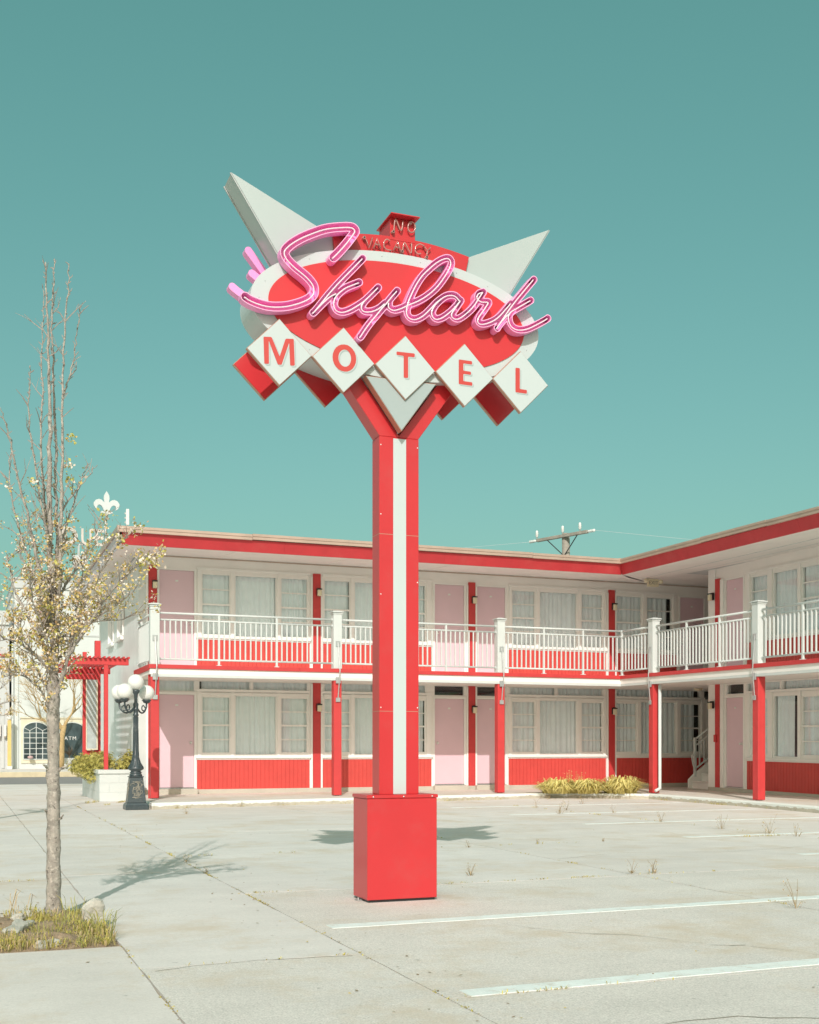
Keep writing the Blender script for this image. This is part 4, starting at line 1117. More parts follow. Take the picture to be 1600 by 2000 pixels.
# cast relief panels on the four sides
for k in range(4):
    m = MB(); r2 = random.Random(k)
    ca, sa = math.cos(k * math.pi / 2), math.sin(k * math.pi / 2)
    def W(t, o, z): return (LX + t * ca - o * sa, LY + t * sa + o * ca, z)
    slope = lambda z: -(.165 - (.05 / .46) * (z - .125))
    for z0, z1, w in ((.22, .232, .085), (.498, .51, .07)):
        m.hexa([W(-w, slope(z0) - .006, z0), W(w, slope(z0) - .006, z0), W(w, slope(z0) + .01, z0), W(-w, slope(z0) + .01, z0)], [W(-w, slope(z1) - .006, z1), W(w, slope(z1) - .006, z1), W(w, slope(z1) + .01, z1), W(-w, slope(z1) + .01, z1)])
    for _ in range(34):
        z = r2.uniform(.25, .48); t = r2.uniform(-.06, .06); a = r2.uniform(0, 6.3); q = r2.uniform(.012, .026)
        p = [W(t + q * math.cos(a + f) * (1 + f), slope(z) - .004, z + q * math.sin(a + f) * (1 + f)) for f in (0, .6, 1.2, 1.8, 2.4)]
        m.tube(p, [.004, .006, .006, .005, .003], 5)
    m.build('relief_panel', 'iron_relief', ped, smooth=True)
prof = [(.115, .606), (.118, .63), (.10, .645), (.10, .66), (.115, .672), (.09, .69), (.085, .70), (.14, .73), (.145, .745), (.125, .78), (.085, .85), (.062, .92), (.055, .96), (.060, .98), (.050, 1.0), (.047, 1.2), (.043, 1.5), (.040, 1.70), (.052, 1.71), (.052, 1.73), (.040, 1.745), (.044, 1.80), (.06, 1.82), (.045, 1.84), (.05, 1.92), (.03, 1.95), (.03, 2.03), (.04, 2.10), (.07, 2.14), (.075, 2.17), (.04, 2.18)]
shaft = MB().lathe(prof, LX, LY, 20).build('shaft', 'iron', lamp, smooth=True)
fl = MB()
for k in range(10):
    a = 2 * math.pi * k / 10
    fl.tube([(LX + r * math.cos(a + t), LY + r * math.sin(a + t), z) for z, r, t in ((.76, .14, 0), (.85, .088, .1), (.95, .058, .2), (1.1, .0485, .35), (1.4, .0445, .7), (1.68, .0412, 1.0))], .006, 5)
fl.build('fluting', 'iron', shaft, smooth=True)
for deg in (160, 250, 70):
    a = R(deg) - YAW * 0
    # angle seen from the camera side
    vx, vy = math.cos(a + YAW), math.sin(a + YAW)
    vx, vy = math.cos(a - YAW), math.sin(a - YAW)
    P = lambda r, z: (LX + vx * r, LY + vy * r, z)
    arm = MB().tube(crom([P(.03, 1.86), P(.10, 1.80), P(.19, 1.76), P(.28, 1.79), P(.345, 1.87), P(.355, 1.95)], 5), .017, 8).tube(crom([P(.30, 1.86), P(.25, 1.90), P(.20, 1.87), P(.21, 1.81), P(.26, 1.81)], 4), .011, 6).build('lamp_arm', 'iron', lamp, smooth=True)
    c = P(.355, 0)
    MB().lathe([(.03, 1.94), (.06, 1.955), (.075, 1.985), (.095, 2.0), (.05, 2.01)], c[0], c[1], 16).build('globe_holder', 'iron', arm, smooth=True)
    MB().ball((c[0], c[1], 2.135), .143, 28, 18).build('globe', 'globe', arm, smooth=True)
MB().ball((LX, LY, 2.315), .146, 28, 18).build('globe', 'globe', lamp, smooth=True)

# ------------------------------------------------------------------ block planter with shrubs
PX0, PX1, PY0, PY1 = 2.71, 3.56, 24.87, 28.42
plan = thing('block_planter', 'white painted concrete block planter against the end of the motel', 'planter', ((PX0 + PX1) / 2, (PY0 + PY1) / 2, 0))
blk = {}
def block(x0, x1, y0, y1, z0, z1):
    key = (round(x1 - x0, 4), round(y1 - y0, 4), round(z1 - z0, 4))
    if key not in blk:
        o = MB().box(0, key[0], 0, key[1], 0, key[2]).build('x', 'white_trim', None, bevel=.004)
        blk[key] = o.data; bpy.data.objects.remove(o)
    link('block', blk[key], plan, (x0, y0, z0))
MB().box(PX0 + .004, PX1 - .004, PY0 + .004, PY1 - .004, 0, .575).build('core', 'far_white', plan)
for c in range(3):
    z0, z1 = c * .192, c * .192 + .1895
    off = .2 if c % 2 else 0
    x = PX0
    cuts = [PX0] + [v for v in (PX0 + .4 - off, PX0 + .8 - off) if PX0 + .05 < v < PX1 - .05] + [PX1]
    for i in range(len(cuts) - 1): block(cuts[i] + .001, cuts[i + 1] - .0015, PY0 - .002, PY0 + .10, z0, z1)
    cuts = [PY0 + .101]; y = PY0 + .3 + off
    while y < PY1 - .1: cuts.append(y); y += .4
    cuts.append(PY1)
    for i in range(len(cuts) - 1): block(PX0 - .002, PX0 + .1, cuts[i] + .001, cuts[i + 1] - .0015, z0, z1)
for x0, x1, y0, y1 in ((PX0 - .03, PX1, PY0 - .03, PY0 + .18), (PX0 - .03, PX0 + .15, PY0 + .182, PY1)):
    MB().box(x0, x1, y0, y1, .5755, .66).build('cap_block', 'white_trim', plan, bevel=.006)
MB().box(PX0 + .16, PX1, PY0 + .19, PY1, .575, .60).build('soil', 'dirt', plan)

def foliage(lobes, n, size, seed, mis=(0, 1), shell=.55):
    r = random.Random(seed); b = MB()
    vol = [l[3] * l[4] * l[5] for l in lobes]; tot = sum(vol)
    for l, v in zip(lobes, vol):
        for _ in range(int(n * v / tot)):
            d = Vector((r.gauss(0, 1), r.gauss(0, 1), r.gauss(0, 1))).normalized()
            k = (shell + (1 - shell) * r.random()) * (1 + .12 * math.sin(d.x * 9 + d.z * 7 + seed) + .1 * math.sin(d.y * 11 + d.z * 5))
            c = Vector((l[0] + d.x * l[3] * k, l[1] + d.y * l[4] * k, l[2] + d.z * l[5] * k))
            # a rosette of small leaves round a shoot tip
            ax = (d + Vector((r.uniform(-.5, .5), r.uniform(-.5, .5), r.uniform(0, .9)))).normalized()
            t1 = ax.orthogonal().normalized(); t2 = ax.cross(t1)
            a0 = r.uniform(0, 6.3); mi = mis[0] if r.random() < .6 else mis[1]
            for q in range(5):
                a = a0 + q * 1.2566
                o = (t1 * math.cos(a) + t2 * math.sin(a)); s = size * r.uniform(.7, 1.2)
                p = ax.cross(o)
                tip = c + o * s + ax * s * .5
                m_ = c + o * s * .5 + ax * s * .15
                b.poly([c, m_ + p * s * .22, tip, m_ - p * s * .22], mi)
    return b
def shrub(name, label, base, lobes, n, seed, stems):
    t = thing(name, label, 'shrub', base, 'shrubs in the block planter')
    foliage(lobes, n, .045, seed).build('foliage', ['shrub_leaf', 'shrub_leaf_b'], t)
    w = MB()
    for s in stems: w.tube([base, ((base[0] + s[0]) / 2 + .03, (base[1] + s[1]) / 2, (base[2] + s[2]) / 2 + .02), s], [.014, .01, .004], 6)
    w.build('stem', 'shrub_wood', t)
    return t
shrub('planter_shrub', 'broad yellow green shrub spilling over the left side of the planter', (2.86, 26.3, .6),
      [(2.83, 25.45, .76, .20, .38, .20), (2.72, 26.0, .78, .30, .45, .26), (2.62, 26.7, .74, .34, .5, .26), (2.56, 27.4, .68, .30, .4, .22), (2.62, 25.7, .52, .16, .35, .16), (2.95, 26.4, .84, .26, .5, .2)], 1900, 3,
      [(2.83, 25.45, .8), (2.65, 26.6, .8), (2.6, 27.3, .7), (2.6, 25.8, .5)])
shrub('planter_shrub', 'small upright yellow green shrub at the right corner of the planter', (3.28, 25.25, .6),
      [(3.12, 25.2, .74, .17, .2, .13), (3.28, 25.3, .80, .15, .2, .18), (3.41, 25.35, .86, .11, .16, .22)], 420, 5, [(3.12, 25.2, .75), (3.3, 25.3, .85), (3.42, 25.35, .95)])

# ------------------------------------------------------------------ red pergola
per = thing('pergola', 'red timber pergola with slatted top over the planter', 'pergola', (2.85, 26.6, 0))
for x, y, w, z0, z1 in ((2.863, 25.06, .043, .6605, 2.844), (2.742, 28.25, .046, .6605, 3.35), (3.035, 28.25, .066, .601, 3.62)):
    MB().box(x - w, x + w, y - w, y + w, z0, z1).build('pergola_post', 'red_post', per, bevel=.004)
MB().box(2.10, 3.325, 25.01, 25.095, 2.845, 2.975).build('pergola_beam', 'red_post', per, bevel=.004)
MB().box(2.0, 3.33, 28.255, 28.32, 2.845, 2.975).build('pergola_beam', 'red_post', per, bevel=.004)
MB().box(2.25, 2.96, 28.08, 28.14, 2.70, 2.83).build('pergola_beam', 'red_post', per, bevel=.004)
for k in range(13):
    x = 2.12 + k * .098
    MB().box(x, x + .04, 24.93, 28.45, 2.976, 3.02).build('pergola_slat', 'red_post', per, bevel=.002)
MB().box(2.68, 3.1, 28.14, 28.19, .93, 1.05).build('pergola_rail', 'red_post', per, bevel=.003)
db = thing('display_board', 'tall grey glazed notice board hanging between the pergola posts', 'notice board', (2.88, 28.1, 1.08))
MB().box(2.775, 2.99, 28.05, 28.09, 1.09, 2.695).build('board_panel', 'board_glass', db)
MB().box(2.99, 3.02, 28.04, 28.10, 1.06, 2.699).box(2.755, 2.7749, 28.04, 28.10, 1.06, 2.699).box(2.775, 2.9899, 28.04, 28.10, 1.06, 1.0899).build('board_frame', 'far_cream', db, bevel=.003)

# ------------------------------------------------------------------ trees
def quad_leaf(b, c, r, size, mi, up=.3):
    d = Vector((r.gauss(0, 1), r.gauss(0, 1), r.gauss(up, 1))).normalized()
    o = d.orthogonal().normalized(); p = d.cross(o); a = r.uniform(0, 6.3)
    o, p = o * math.cos(a) + p * math.sin(a), p * math.cos(a) - o * math.sin(a)
    c = Vector(c)
    b.poly([c, c + o * size * .5 + p * size * .32, c + o * size, c + o * size * .5 - p * size * .32], mi)
def cluster(b, c, r, n=14, rad=.035, lime=.12):
    for _ in range(int(n * 1.5)):
        q = Vector(c) + Vector((r.gauss(0, 1), r.gauss(0, 1), r.gauss(0, 1))) * rad * .5
        t = r.random()
        mi = 0 if t < .46 else (1 if t < .72 else (2 if t < .72 + lime else 3))
        quad_leaf(b, q, r, r.uniform(.013, .022) if mi == 0 else r.uniform(.016, .030), mi)
def pear_tree(name, label, base, xf, seed, dens=1.0):
    r = random.Random(seed)
    t = thing(name, label, 'tree', base, 'young blossoming street trees')
    wood, twig, cr = MB(), MB(), MB()
    for nm, r0, r1, L in LIMBS:
        P = crom([xf(p) for p in L], 5)
        n = len(P)
        j = .004 if nm != 'trunk' else .002
        P = [P[0]] + [(x + r.gauss(0, j), y + r.gauss(0, j), z) for x, y, z in P[1:]]
        rad = [r0 + (r1 - r0) * (k / (n - 1)) ** (.8 if nm == 'trunk' else .6) for k in range(n)]
        rad = [q * r.uniform(.94, 1.08) for q in rad]
        if nm == 'trunk':
            rad[0] *= 1.35; rad[1] *= 1.2; rad[2] *= 1.1
        v0 = len(wood.v)
        if nm == 'trunk':
            P = crom(P, 3); rad = [rad[min(k // 3, len(rad) - 1)] for k in range(len(P))]; n = len(P)
            wood.tube(P, rad, 18)
            for k in range(v0, len(wood.v)):
                vx, vy, vz = wood.v[k]; cxx, cyy = P[min((k - v0) // 18, n - 1)][:2]
                f = 1 + .05 * math.sin(vz * 31 + math.atan2(vy - cyy, vx - cxx) * 3) + r.uniform(-.045, .045)
                if any(abs(vz - q) < .03 for q in (.70, .98, 1.36)): f += .10 * r.random() + .04
                wood.v[k] = (cxx + (vx - cxx) * f, cyy + (vy - cyy) * f, vz)
        else: wood.tube(P, rad, 12 if r0 > .02 else 7)
        if nm == 'trunk': continue
        if nm[0] == 's' and len(nm) == 2: continue
        # spurs and twigs along the limb
        for k in range(2, n):
            x, y, z = P[k]
            seglen = (Vector(P[k]) - Vector(P[k - 1])).length
            cnt = seglen * (30 + 18 * max(0, min(1, (3.0 - z) / .8)))
            cnt = int(cnt) + (r.random() < cnt % 1)
            for _ in range(cnt):
                f = r.random()
                p = Vector(P[k - 1]).lerp(Vector(P[k]), f)
                tdir = (Vector(P[k]) - Vector(P[k - 1])).normalized()
                a = r.uniform(0, 6.3)
                side = Vector((math.cos(a), math.sin(a), r.uniform(.1, .9))).normalized()
                d = (side + tdir * .5).normalized()
                low = max(0., min(1., (2.85 - p.z) / .9))
                ln = r.uniform(.015, .04) if r.random() > .2 + .5 * low else r.uniform(.05, .20)
                q = p + d * ln * .5 + Vector((r.gauss(0, .006), r.gauss(0, .006), .004))
                e = q + (d + Vector((r.uniform(-.6, .6), r.uniform(-.6, .6), r.uniform(-.2, .7)))).normalized() * ln * .5
                twig.tube([p, q, e], [.0042, .0034, .0018], 4, cap=False)
                if ln > .08 and r.random() < .7:
                    g = e + Vector((r.uniform(-1, 1), r.uniform(-1, 1), r.uniform(-.2, 1))).normalized() * ln * .45
                    twig.tube([q, (q + g) / 2 + Vector((0, 0, .006)), g], [.0024, .0018, .001], 4, cap=False)
                    if r.random() < .75 * low * dens: cluster(cr, g, r, r.randint(8, 15))
                if ln > .045 and r.random() < (.95 * low + .02) * dens and z > 1.35:
                    cluster(cr, e, r, r.randint(9, 18), r.uniform(.025, .045), .25 if r.random() < .2 else .1)
                elif low > .25 and r.random() < .24 * dens and z > 1.35:
                    cluster(cr, p + d * ln, r, r.randint(6, 10), .025)
    tr = wood.build('trunk', 'bark', t, smooth=True)
    tag(twig.build('twigs', 'twig', tr), None, None, kind='stuff')
    tag(cr.build('crown', ['blossom', 'leaf_gold', 'leaf_lime', 'leaf_rust'], t), None, None, kind='stuff')
    return t, r
tree, tr_r = pear_tree('pear_tree', 'slim young tree with bare upright branches and cream blossom, growing from the grassy pit', (.593, 8.18, 0), lambda p: tuple(p), 21)
# bright leafy tufts at the ends of two long boughs
extra = MB()
for c, n, rad in (((1.175, 7.67, 2.36), 60, .05), ((1.12, 7.7, 2.365), 34, .04), ((1.09, 7.83, 2.60), 40, .05), ((1.0, 7.85, 2.52), 34, .045), ((.975, 8.58, 2.80), 40, .045), ((.70, 8.12, 3.22), 20, .03), ((.69, 8.15, 3.05), 26, .04), ((.72, 8.2, 2.95), 30, .045), ((.45, 8.05, 2.88), 24, .035), ((.88, 8.5, 2.66), 30, .045)):
    for _ in range(n):
        q = Vector(c) + Vector((tr_r.gauss(0, 1), tr_r.gauss(0, 1), tr_r.gauss(0, 1))) * rad * .6
        quad_leaf(extra, q, tr_r, tr_r.uniform(.018, .036), tr_r.choice((0, 0, 1, 2, 2)))
tag(extra.build('leaf_tufts', ['blossom', 'leaf_gold', 'leaf_lime'], tree), None, None, kind='stuff')
def xf2(p):
    dx, dy = p[0] - .593, p[1] - 8.18
    c, s = math.cos(2.2), math.sin(2.2)
    return (.34 + (dx * c - dy * s) * 1.1, 19.2 + (dx * s + dy * c) * 1.1, p[2] * 1.0)
pear_tree('pear_tree', 'neighbouring young tree whose twigs reach in at the left picture edge', (.34, 19.2, 0), xf2, 5, .7)

# tree across the street
def rec_tree(b, tw, cr, p, d, ln, rad, depth, r, leaf):
    pts = [Vector(p)]; dd = Vector(d)
    for k in range(4):
        dd = (dd + Vector((r.gauss(0, .13), r.gauss(0, .13), r.gauss(.04, .08)))).normalized()
        pts.append(pts[-1] + dd * ln / 4)
    b.tube(pts, [rad * (1 - .1 * k) for k in range(5)], 7 if rad > .02 else 4, cap=False)
    if depth == 0:
        for k in range(leaf):
            cluster(cr, pts[r.randint(1, 4)] + Vector((r.gauss(0, .08), r.gauss(0, .08), r.gauss(0, .08))), r, 6, .12, .1)
        return
    for k in range(r.choice((2, 3, 3))):
        a = r.uniform(0, 6.3); sp = r.uniform(.35, .75)
        o = dd.orthogonal().normalized(); q = dd.cross(o)
        nd = (dd + (o * math.cos(a) + q * math.sin(a)) * sp + Vector((0, 0, .12))).normalized()
        rec_tree(b, tw, cr, pts[-1] if k == 0 else pts[r.choice((3, 4))], nd, ln * r.uniform(.6, .85), rad * .58, depth - 1, r, leaf)
FT = (3.98, 51.0, .165)
ft = thing('street_tree', 'yellow barked street tree with twiggy crown across the road', 'tree', FT)
wb, cb = MB(), MB()
r3 = random.Random(11)
wb.tube([(FT[0], FT[1], .1), (FT[0] + .02, FT[1], .8), (FT[0] + .04, FT[1], 1.5), (FT[0] + .14, FT[1], 2.0)], [.15, .13, .115, .10], 9)
for d in ((.9, 0, 1), (.45, .3, 1.2), (-1.2, .1, 1.0), (-.7, -.4, 1.2), (-1.3, -.3, .55)):
    rec_tree(wb, None, cb, (FT[0] + .08, FT[1], 1.85), Vector(d).normalized(), 1.0, .055, 4, r3, 1)
wb.build('trunk', 'bark_yellow', ft, smooth=True)
cb.build('crown', ['blossom', 'leaf_gold', 'leaf_lime', 'leaf_rust'], ft)

# ------------------------------------------------------------------ ornamental grass, weeds, turf
def clump(b, c, n, h, spread, r, w=.009, mis=(0, 1), dry=.5, mound=False):
    for _ in range(n):
        a = r.uniform(0, 6.3); rr = r.random() ** .5 * spread * (.5 if mound else .35)
        p = Vector((c[0] + math.cos(a) * rr, c[1] + math.sin(a) * rr, c[2]))
        out = Vector((math.cos(a + r.gauss(0, .6)), math.sin(a + r.gauss(0, .6)), 0))
        L = h * r.uniform(.6, 1.15); bend = spread * r.uniform(.25, 1.1)
        if mound:
            L *= 1 - .5 * (rr / (spread * .5)) ** 2
            q = p + out * bend * .30 + Vector((0, 0, L)); e = p + out * bend * .70 + Vector((0, 0, L * r.uniform(.35, .95)))
        else:
            q = p + out * bend * .4 + Vector((0, 0, L * .75)); e = p + out * bend * .95 + Vector((0, 0, L * r.uniform(.55, 1.05)))
        s = Vector((-out.y, out.x, 0)) * w * r.uniform(.6, 1.3)
        mi = mis[0] if r.random() < dry else mis[1]
        b.poly([p - s * .6, p + s * .6, q + s, q - s], mi); b.poly([q - s, q + s, e], mi)
for k, (x, y, h, sp, n, lab) in enumerate(((12.40, 23.0, .33, .66, 560, 'straw coloured grass clump at the left end of the kerbside bed'), (12.98, 22.78, .31, .66, 560, 'straw coloured grass clump in the middle of the kerbside bed'), (13.68, 22.48, .37, .70, 640, 'widest straw coloured grass clump, beside the red corner post'))):
    r4 = random.Random(40 + k); b = MB()
    clump(b, (x, y, WZ), n, h, sp, r4, .012, mound=True, dry=.7)
    tag(b.build('grass_clump', ['straw', 'straw_b'], None, origin=(x, y, WZ)), lab, 'grass clump', 'ornamental grasses in the kerbside bed')
wd = MB(); r4 = random.Random(77)
for _ in range(16):
    x = r4.uniform(12.7, 13.1); y = 23.2 - (x - 12.7) * .2
    z1 = r4.uniform(.4, .62)
    wd.tube([(x, y, WZ), (x + r4.gauss(0, .05), y, z1)], [.004, .002], 4)
    for q in range(5): quad_leaf(wd, (x + r4.gauss(0, .04), y + r4.gauss(0, .03), z1 - r4.random() * .12), r4, .03, 1)
tag(wd.build('dry_weed', ['straw_b', 'leaf_rust'], None, origin=(12.9, 23.15, WZ)), 'dry rusty weed stalks rising behind the kerbside grass clumps', 'weed')

WEEDS = [(5.435, 12.23, .10, 'beside the shadow of the sign, on the far joint'), (6.4, 12.38, .07, None), (7.3, 12.40, .05, None), (4.27, 9.56, .15, None), (5.72, 9.2, .16, None), (5.90, 9.14, .17, None), (5.58, 6.80, .26, None),
         (11.9, 22.5, .2, None), (9.5, 17.6, .28, None), (11.6, 20.5, .25, None), (10.5, 17.5, .2, None), (9.95, 15.2, .24, None), (9.9, 13.6, .26, None), (10.0, 12.7, .3, None), (10.02, 12.2, .28, None), (10.2, 18.6, .22, None), (10.1, 19.6, .2, None),
         (5.0, 21.92, .16, None), (3.6, 19.9, .20, None), (2.12, 11.7, .10, None), (2.1, 10.6, .08, None), (7.6, 22.2, .14, None), (9.0, 22.4, .2, None), (9.9, 11.4, .16, None)]
WL = ['tiny weed beside the sign shadow on the far slab joint', 'low weed tuft right of the sign shadow', 'flat weed tuft furthest right on the same joint as the sign shadow', 'small weed just right of the red sign base', 'left one of two weeds at the slab joint crossing right of the sign', 'right one of two weeds at the slab joint crossing right of the sign', 'tallest leafy weed, beside the long painted line at the right picture edge',
      'sparse weed close to the kerbside grass bed', 'weed stalk by the second farthest painted line', 'weed stalk by the farthest painted line', 'dry weed on the diagonal joint between painted lines', 'dry weed on the diagonal joint past the third painted line', 'thin dry weed nearer along the diagonal joint', 'tall thin weed at the right end of the diagonal joint', 'tall thin weed nearest along the diagonal joint', 'dry weed high up the diagonal joint', 'small dry weed at the top of the diagonal joint',
      'yellow grass tuft at the kerb right of the street lamp', 'brown dry weed on the slab in front of the street lamp', 'weed tuft on the joint inside the tree shadow', 'weed tuft on the joint below the tree shadow', 'weed at the kerb left of the sign pole', 'weed at the kerb right of the sign pole', 'low weed on the joint below the diagonal weeds']
for k, (x, y, h, _) in enumerate(WEEDS):
    r5 = random.Random(100 + k); b = MB()
    h *= .85; clump(b, (x, y, 0), 12, h * .3, h * .7, r5, .003, (0, 1), .5)
    for _ in range(r5.randint(3, 6)):
        a = r5.uniform(0, 6.3); t = (x + math.cos(a) * h * .35, y + math.sin(a) * h * .35, h * r5.uniform(.6, 1.0))
        b.tube([(x, y, 0), ((x + t[0]) / 2 + r5.gauss(0, .01), (y + t[1]) / 2, t[2] * .6), t], [.002, .0016, .001], 4, mi=1)
        for q in range(4): quad_leaf(b, (t[0] + r5.gauss(0, h * .06), t[1] + r5.gauss(0, h * .06), t[2] * r5.uniform(.5, 1.02)), r5, h * .075, r5.choice((0, 0, 1, 2)))
    tag(b.build('weed', ['grass_dry', 'weed_stem', 'leaf_gold'], None, origin=(x, y, 0)), WL[k], 'weed', 'weeds in the pavement joints')
# moss and grit in the joints
mo = MB(); r6 = random.Random(9)
def joint_moss(x0, y0, x1, y1, n, h=.02, sp=.03):
    for _ in range(n):
        c = r6.random()
        for q in range(r6.choice((2, 3, 3, 4, 6, 14))):
            t = min(1, max(0, c + r6.gauss(0, .10 / max(.5, math.hypot(x1 - x0, y1 - y0)))))
            p = (x0 + (x1 - x0) * t + r6.gauss(0, .008), y0 + (y1 - y0) * t + r6.gauss(0, .008), -.004)
            clump(mo, p, 2, h, sp, r6, .003, (0, 1), .5)
joint_moss(2.10, 3.5, 2.10, 12, 26, .012, .02); joint_moss(2.10, 12, 2.10, 24, 16, .025, .04); joint_moss(.88, 4, .88, 6.9, 8, .012, .02)
joint_moss(2.2, 12.3, 10, 12.35, 14, .03, .06); joint_moss(2.2, 9.06, 10, 9.1, 14, .02, .04); joint_moss(10, 9.2, 10, 21, 22, .03, .05)
joint_moss(.9, 6.2, 2.0, 6.2, 3); joint_moss(2.2, 4.96, 4.0, 4.96, 4); joint_moss(0, 10.55, .9, 10.6, 4); joint_moss(5.67, 7, 5.67, 14, 8); joint_moss(3.4, 21.6, 10.9, 22.8, 18, .05, .08)
joint_moss(2.4, 24.2, 2.75, 24.9, 6, .06, .08); joint_moss(2.6, 23.2, 3.2, 24.7, 10, .04, .08); joint_moss(13.9, 17, 13.95, 21.6, 10, .05, .08)
tag(mo.build('joint_moss', ['moss', 'straw_b'], None), 'yellow moss and dry grass tufts growing in the pavement joints', 'moss', kind='stuff')
# dry leaf flakes and grit lying about
li = MB(); r9 = random.Random(31)
for _ in range(420):
    if r9.random() < .35: x, y = 2.1 + r9.gauss(0, .25), r9.uniform(3.5, 20)
    else: x, y = r9.uniform(-1, 13), r9.uniform(3.5, 21)
    quad_leaf(li, (x, y, .004), r9, r9.uniform(.008, .028), r9.choice((0, 0, 1)), 6)
tag(li.build('litter', ['litter', 'leaf_gold'], None), 'dry leaf flakes and grit scattered over the paving', 'litter', kind='stuff')
# turf of the tree pit
tu = MB(); r7 = random.Random(15)
for _ in range(2600):
    x, y = r7.uniform(-.42, .86), r7.uniform(6.96, 8.38)
    if math.hypot(x - .593, y - 8.18) < .06: continue
    if y > 7.30 and x < .42 and r7.random() < .85: continue
    h = r7.uniform(.02, .06) * (1 + .8 * (math.sin(x * 11 + y * 5) > .3))
    clump(tu, (x, y, .0), 4, h, .05, r7, .0022, r7.choice(((0, 1), (1, 1), (2, 1), (2, 2), (0, 2))), .5)
for _ in range(150):
    x, y = r7.uniform(.40, .86), r7.uniform(6.98, 8.3)
    clump(tu, (x, y, 0), 4, r7.uniform(.04, .13), .07, r7, .0022, r7.choice(((0, 1), (0, 1), (1, 2))), .7)
for x, y in ((.70, 8.0), (.66, 7.7), (.78, 7.4), (.82, 7.15), (.62, 7.5), (.5, 7.2), (.84, 7.6)):
    clump(tu, (x, y, 0), 18, r7.uniform(.12, .24), .16, r7, .0022, (0, 1), .7)
for x, y in ((.28, 8.2), (.33, 8.3), (.40, 8.25), (.36, 8.1)):
    clump(tu, (x, y, 0), 2, .26, .12, r7, .003, (2, 2))
for _ in range(700):
    x, y = r7.uniform(-.42, .86), r7.uniform(6.96, 8.38)
    quad_leaf(tu, (x, y, r7.uniform(.012, .045)), r7, r7.uniform(.012, .03), r7.choice((2, 2, 3, 1)), 2.5)
tag(tu.build('turf', ['grass', 'grass_b', 'grass_dry', 'litter'], None, origin=(.2, 7.6, 0)), 'yellow green weeds and grass covering the tree pit', 'grass', kind='stuff')
def rock(c, sx, sy, sz, seed, lab):
    r = random.Random(seed)
    bm = bmesh.new(); bmesh.ops.create_icosphere(bm, subdivisions=3, radius=1)
    ph = [r.uniform(0, 6) for _ in range(6)]
    for v in bm.verts:
        k = 1 + .22 * math.sin(v.co.x * 4 + ph[0]) + .18 * math.sin(v.co.y * 5 + ph[1]) + .1 * math.sin(v.co.z * 5 + ph[2]) + r.uniform(-.07, .07)
        v.co = Vector((max(-.8, min(.8, v.co.x)) * sx, max(-.8, min(.8, v.co.y)) * sy, max(-.6, min(.75, v.co.z)) * sz)) * k
    me = bpy.data.meshes.new('stone'); bm.to_mesh(me); bm.free()
    me.materials.append(MATS['stone'])
    tag(link('stone', me, None, c), lab, 'stone', 'stones in the tree pit').rotation_euler = (0, 0, r.uniform(0, 3))
rock((.80, 7.72, .07), .085, .06, .105, 1, 'upright broken pale stone right of the tree trunk')
rock((.34, 7.60, .035), .19, .06, .045, 2, 'long flat pale stone left of the tree trunk')
rock((.36, 8.03, .04), .055, .04, .03, 3, 'small pale stone behind the long flat one')
rock((.43, 8.14, .04), .045, .04, .03, 4, 'smallest rounded pale stone at the back of the tree pit')
rock((.48, 7.03, .02), .07, .03, .03, 6, 'half buried stone at the front edge of the tree pit')

# ------------------------------------------------------------------ across the street
FB = 52.5
far = thing('shop_building', 'white shop across the street with arched multi pane windows', 'building', (6, 54, .165))
MB().box(2.2, 24, FB, 62, .165, 7.88).build('wall', 'far_white', far)
MB().box(2.16, 24, FB - .06, 62, 7.881, 8.25).build('parapet', 'far_grey', far)
MB().box(2.14, 24, FB - .12, 62, 8.251, 8.33).build('coping', 'galv', far)
MB().box(2.18, 24, FB - .03, FB - .001, 7.18, 7.24).build('string_course', 'far_grey', far)
MB().box(2.18, 24, FB - .03, FB - .001, 5.90, 5.97).build('string_course', 'far_grey', far)
MB().box(2.2, 2.36, FB - .05, FB - .002, .17, 7.17).build('corner_pilaster', 'far_white', far)
MB().tube([(2.13, FB - .05, 5.5), (2.13, FB - .05, .2)], .05, 8).build('downpipe', 'far_white', far)
ar = [(3.1, 6.2)] + [(3.35 - .25 * math.cos(math.pi * k / 12), 7.0 + .25 * math.sin(math.pi * k / 12)) for k in range(13)] + [(3.6, 6.2)]
MB().hexa([(x, FB - .28, z) for x, z in ar], [(x, FB - .002, z) for x, z in ar]).build('arched_awning', 'mauve', far)
MB().box(2.47, 6.6, FB - .04, FB - .002, .40, 2.32).build('window_surround', 'far_cream', far)
MB().box(2.42, 6.65, FB - .09, FB - .0405, 2.321, 2.37).build('surround_moulding', 'far_cream', far)
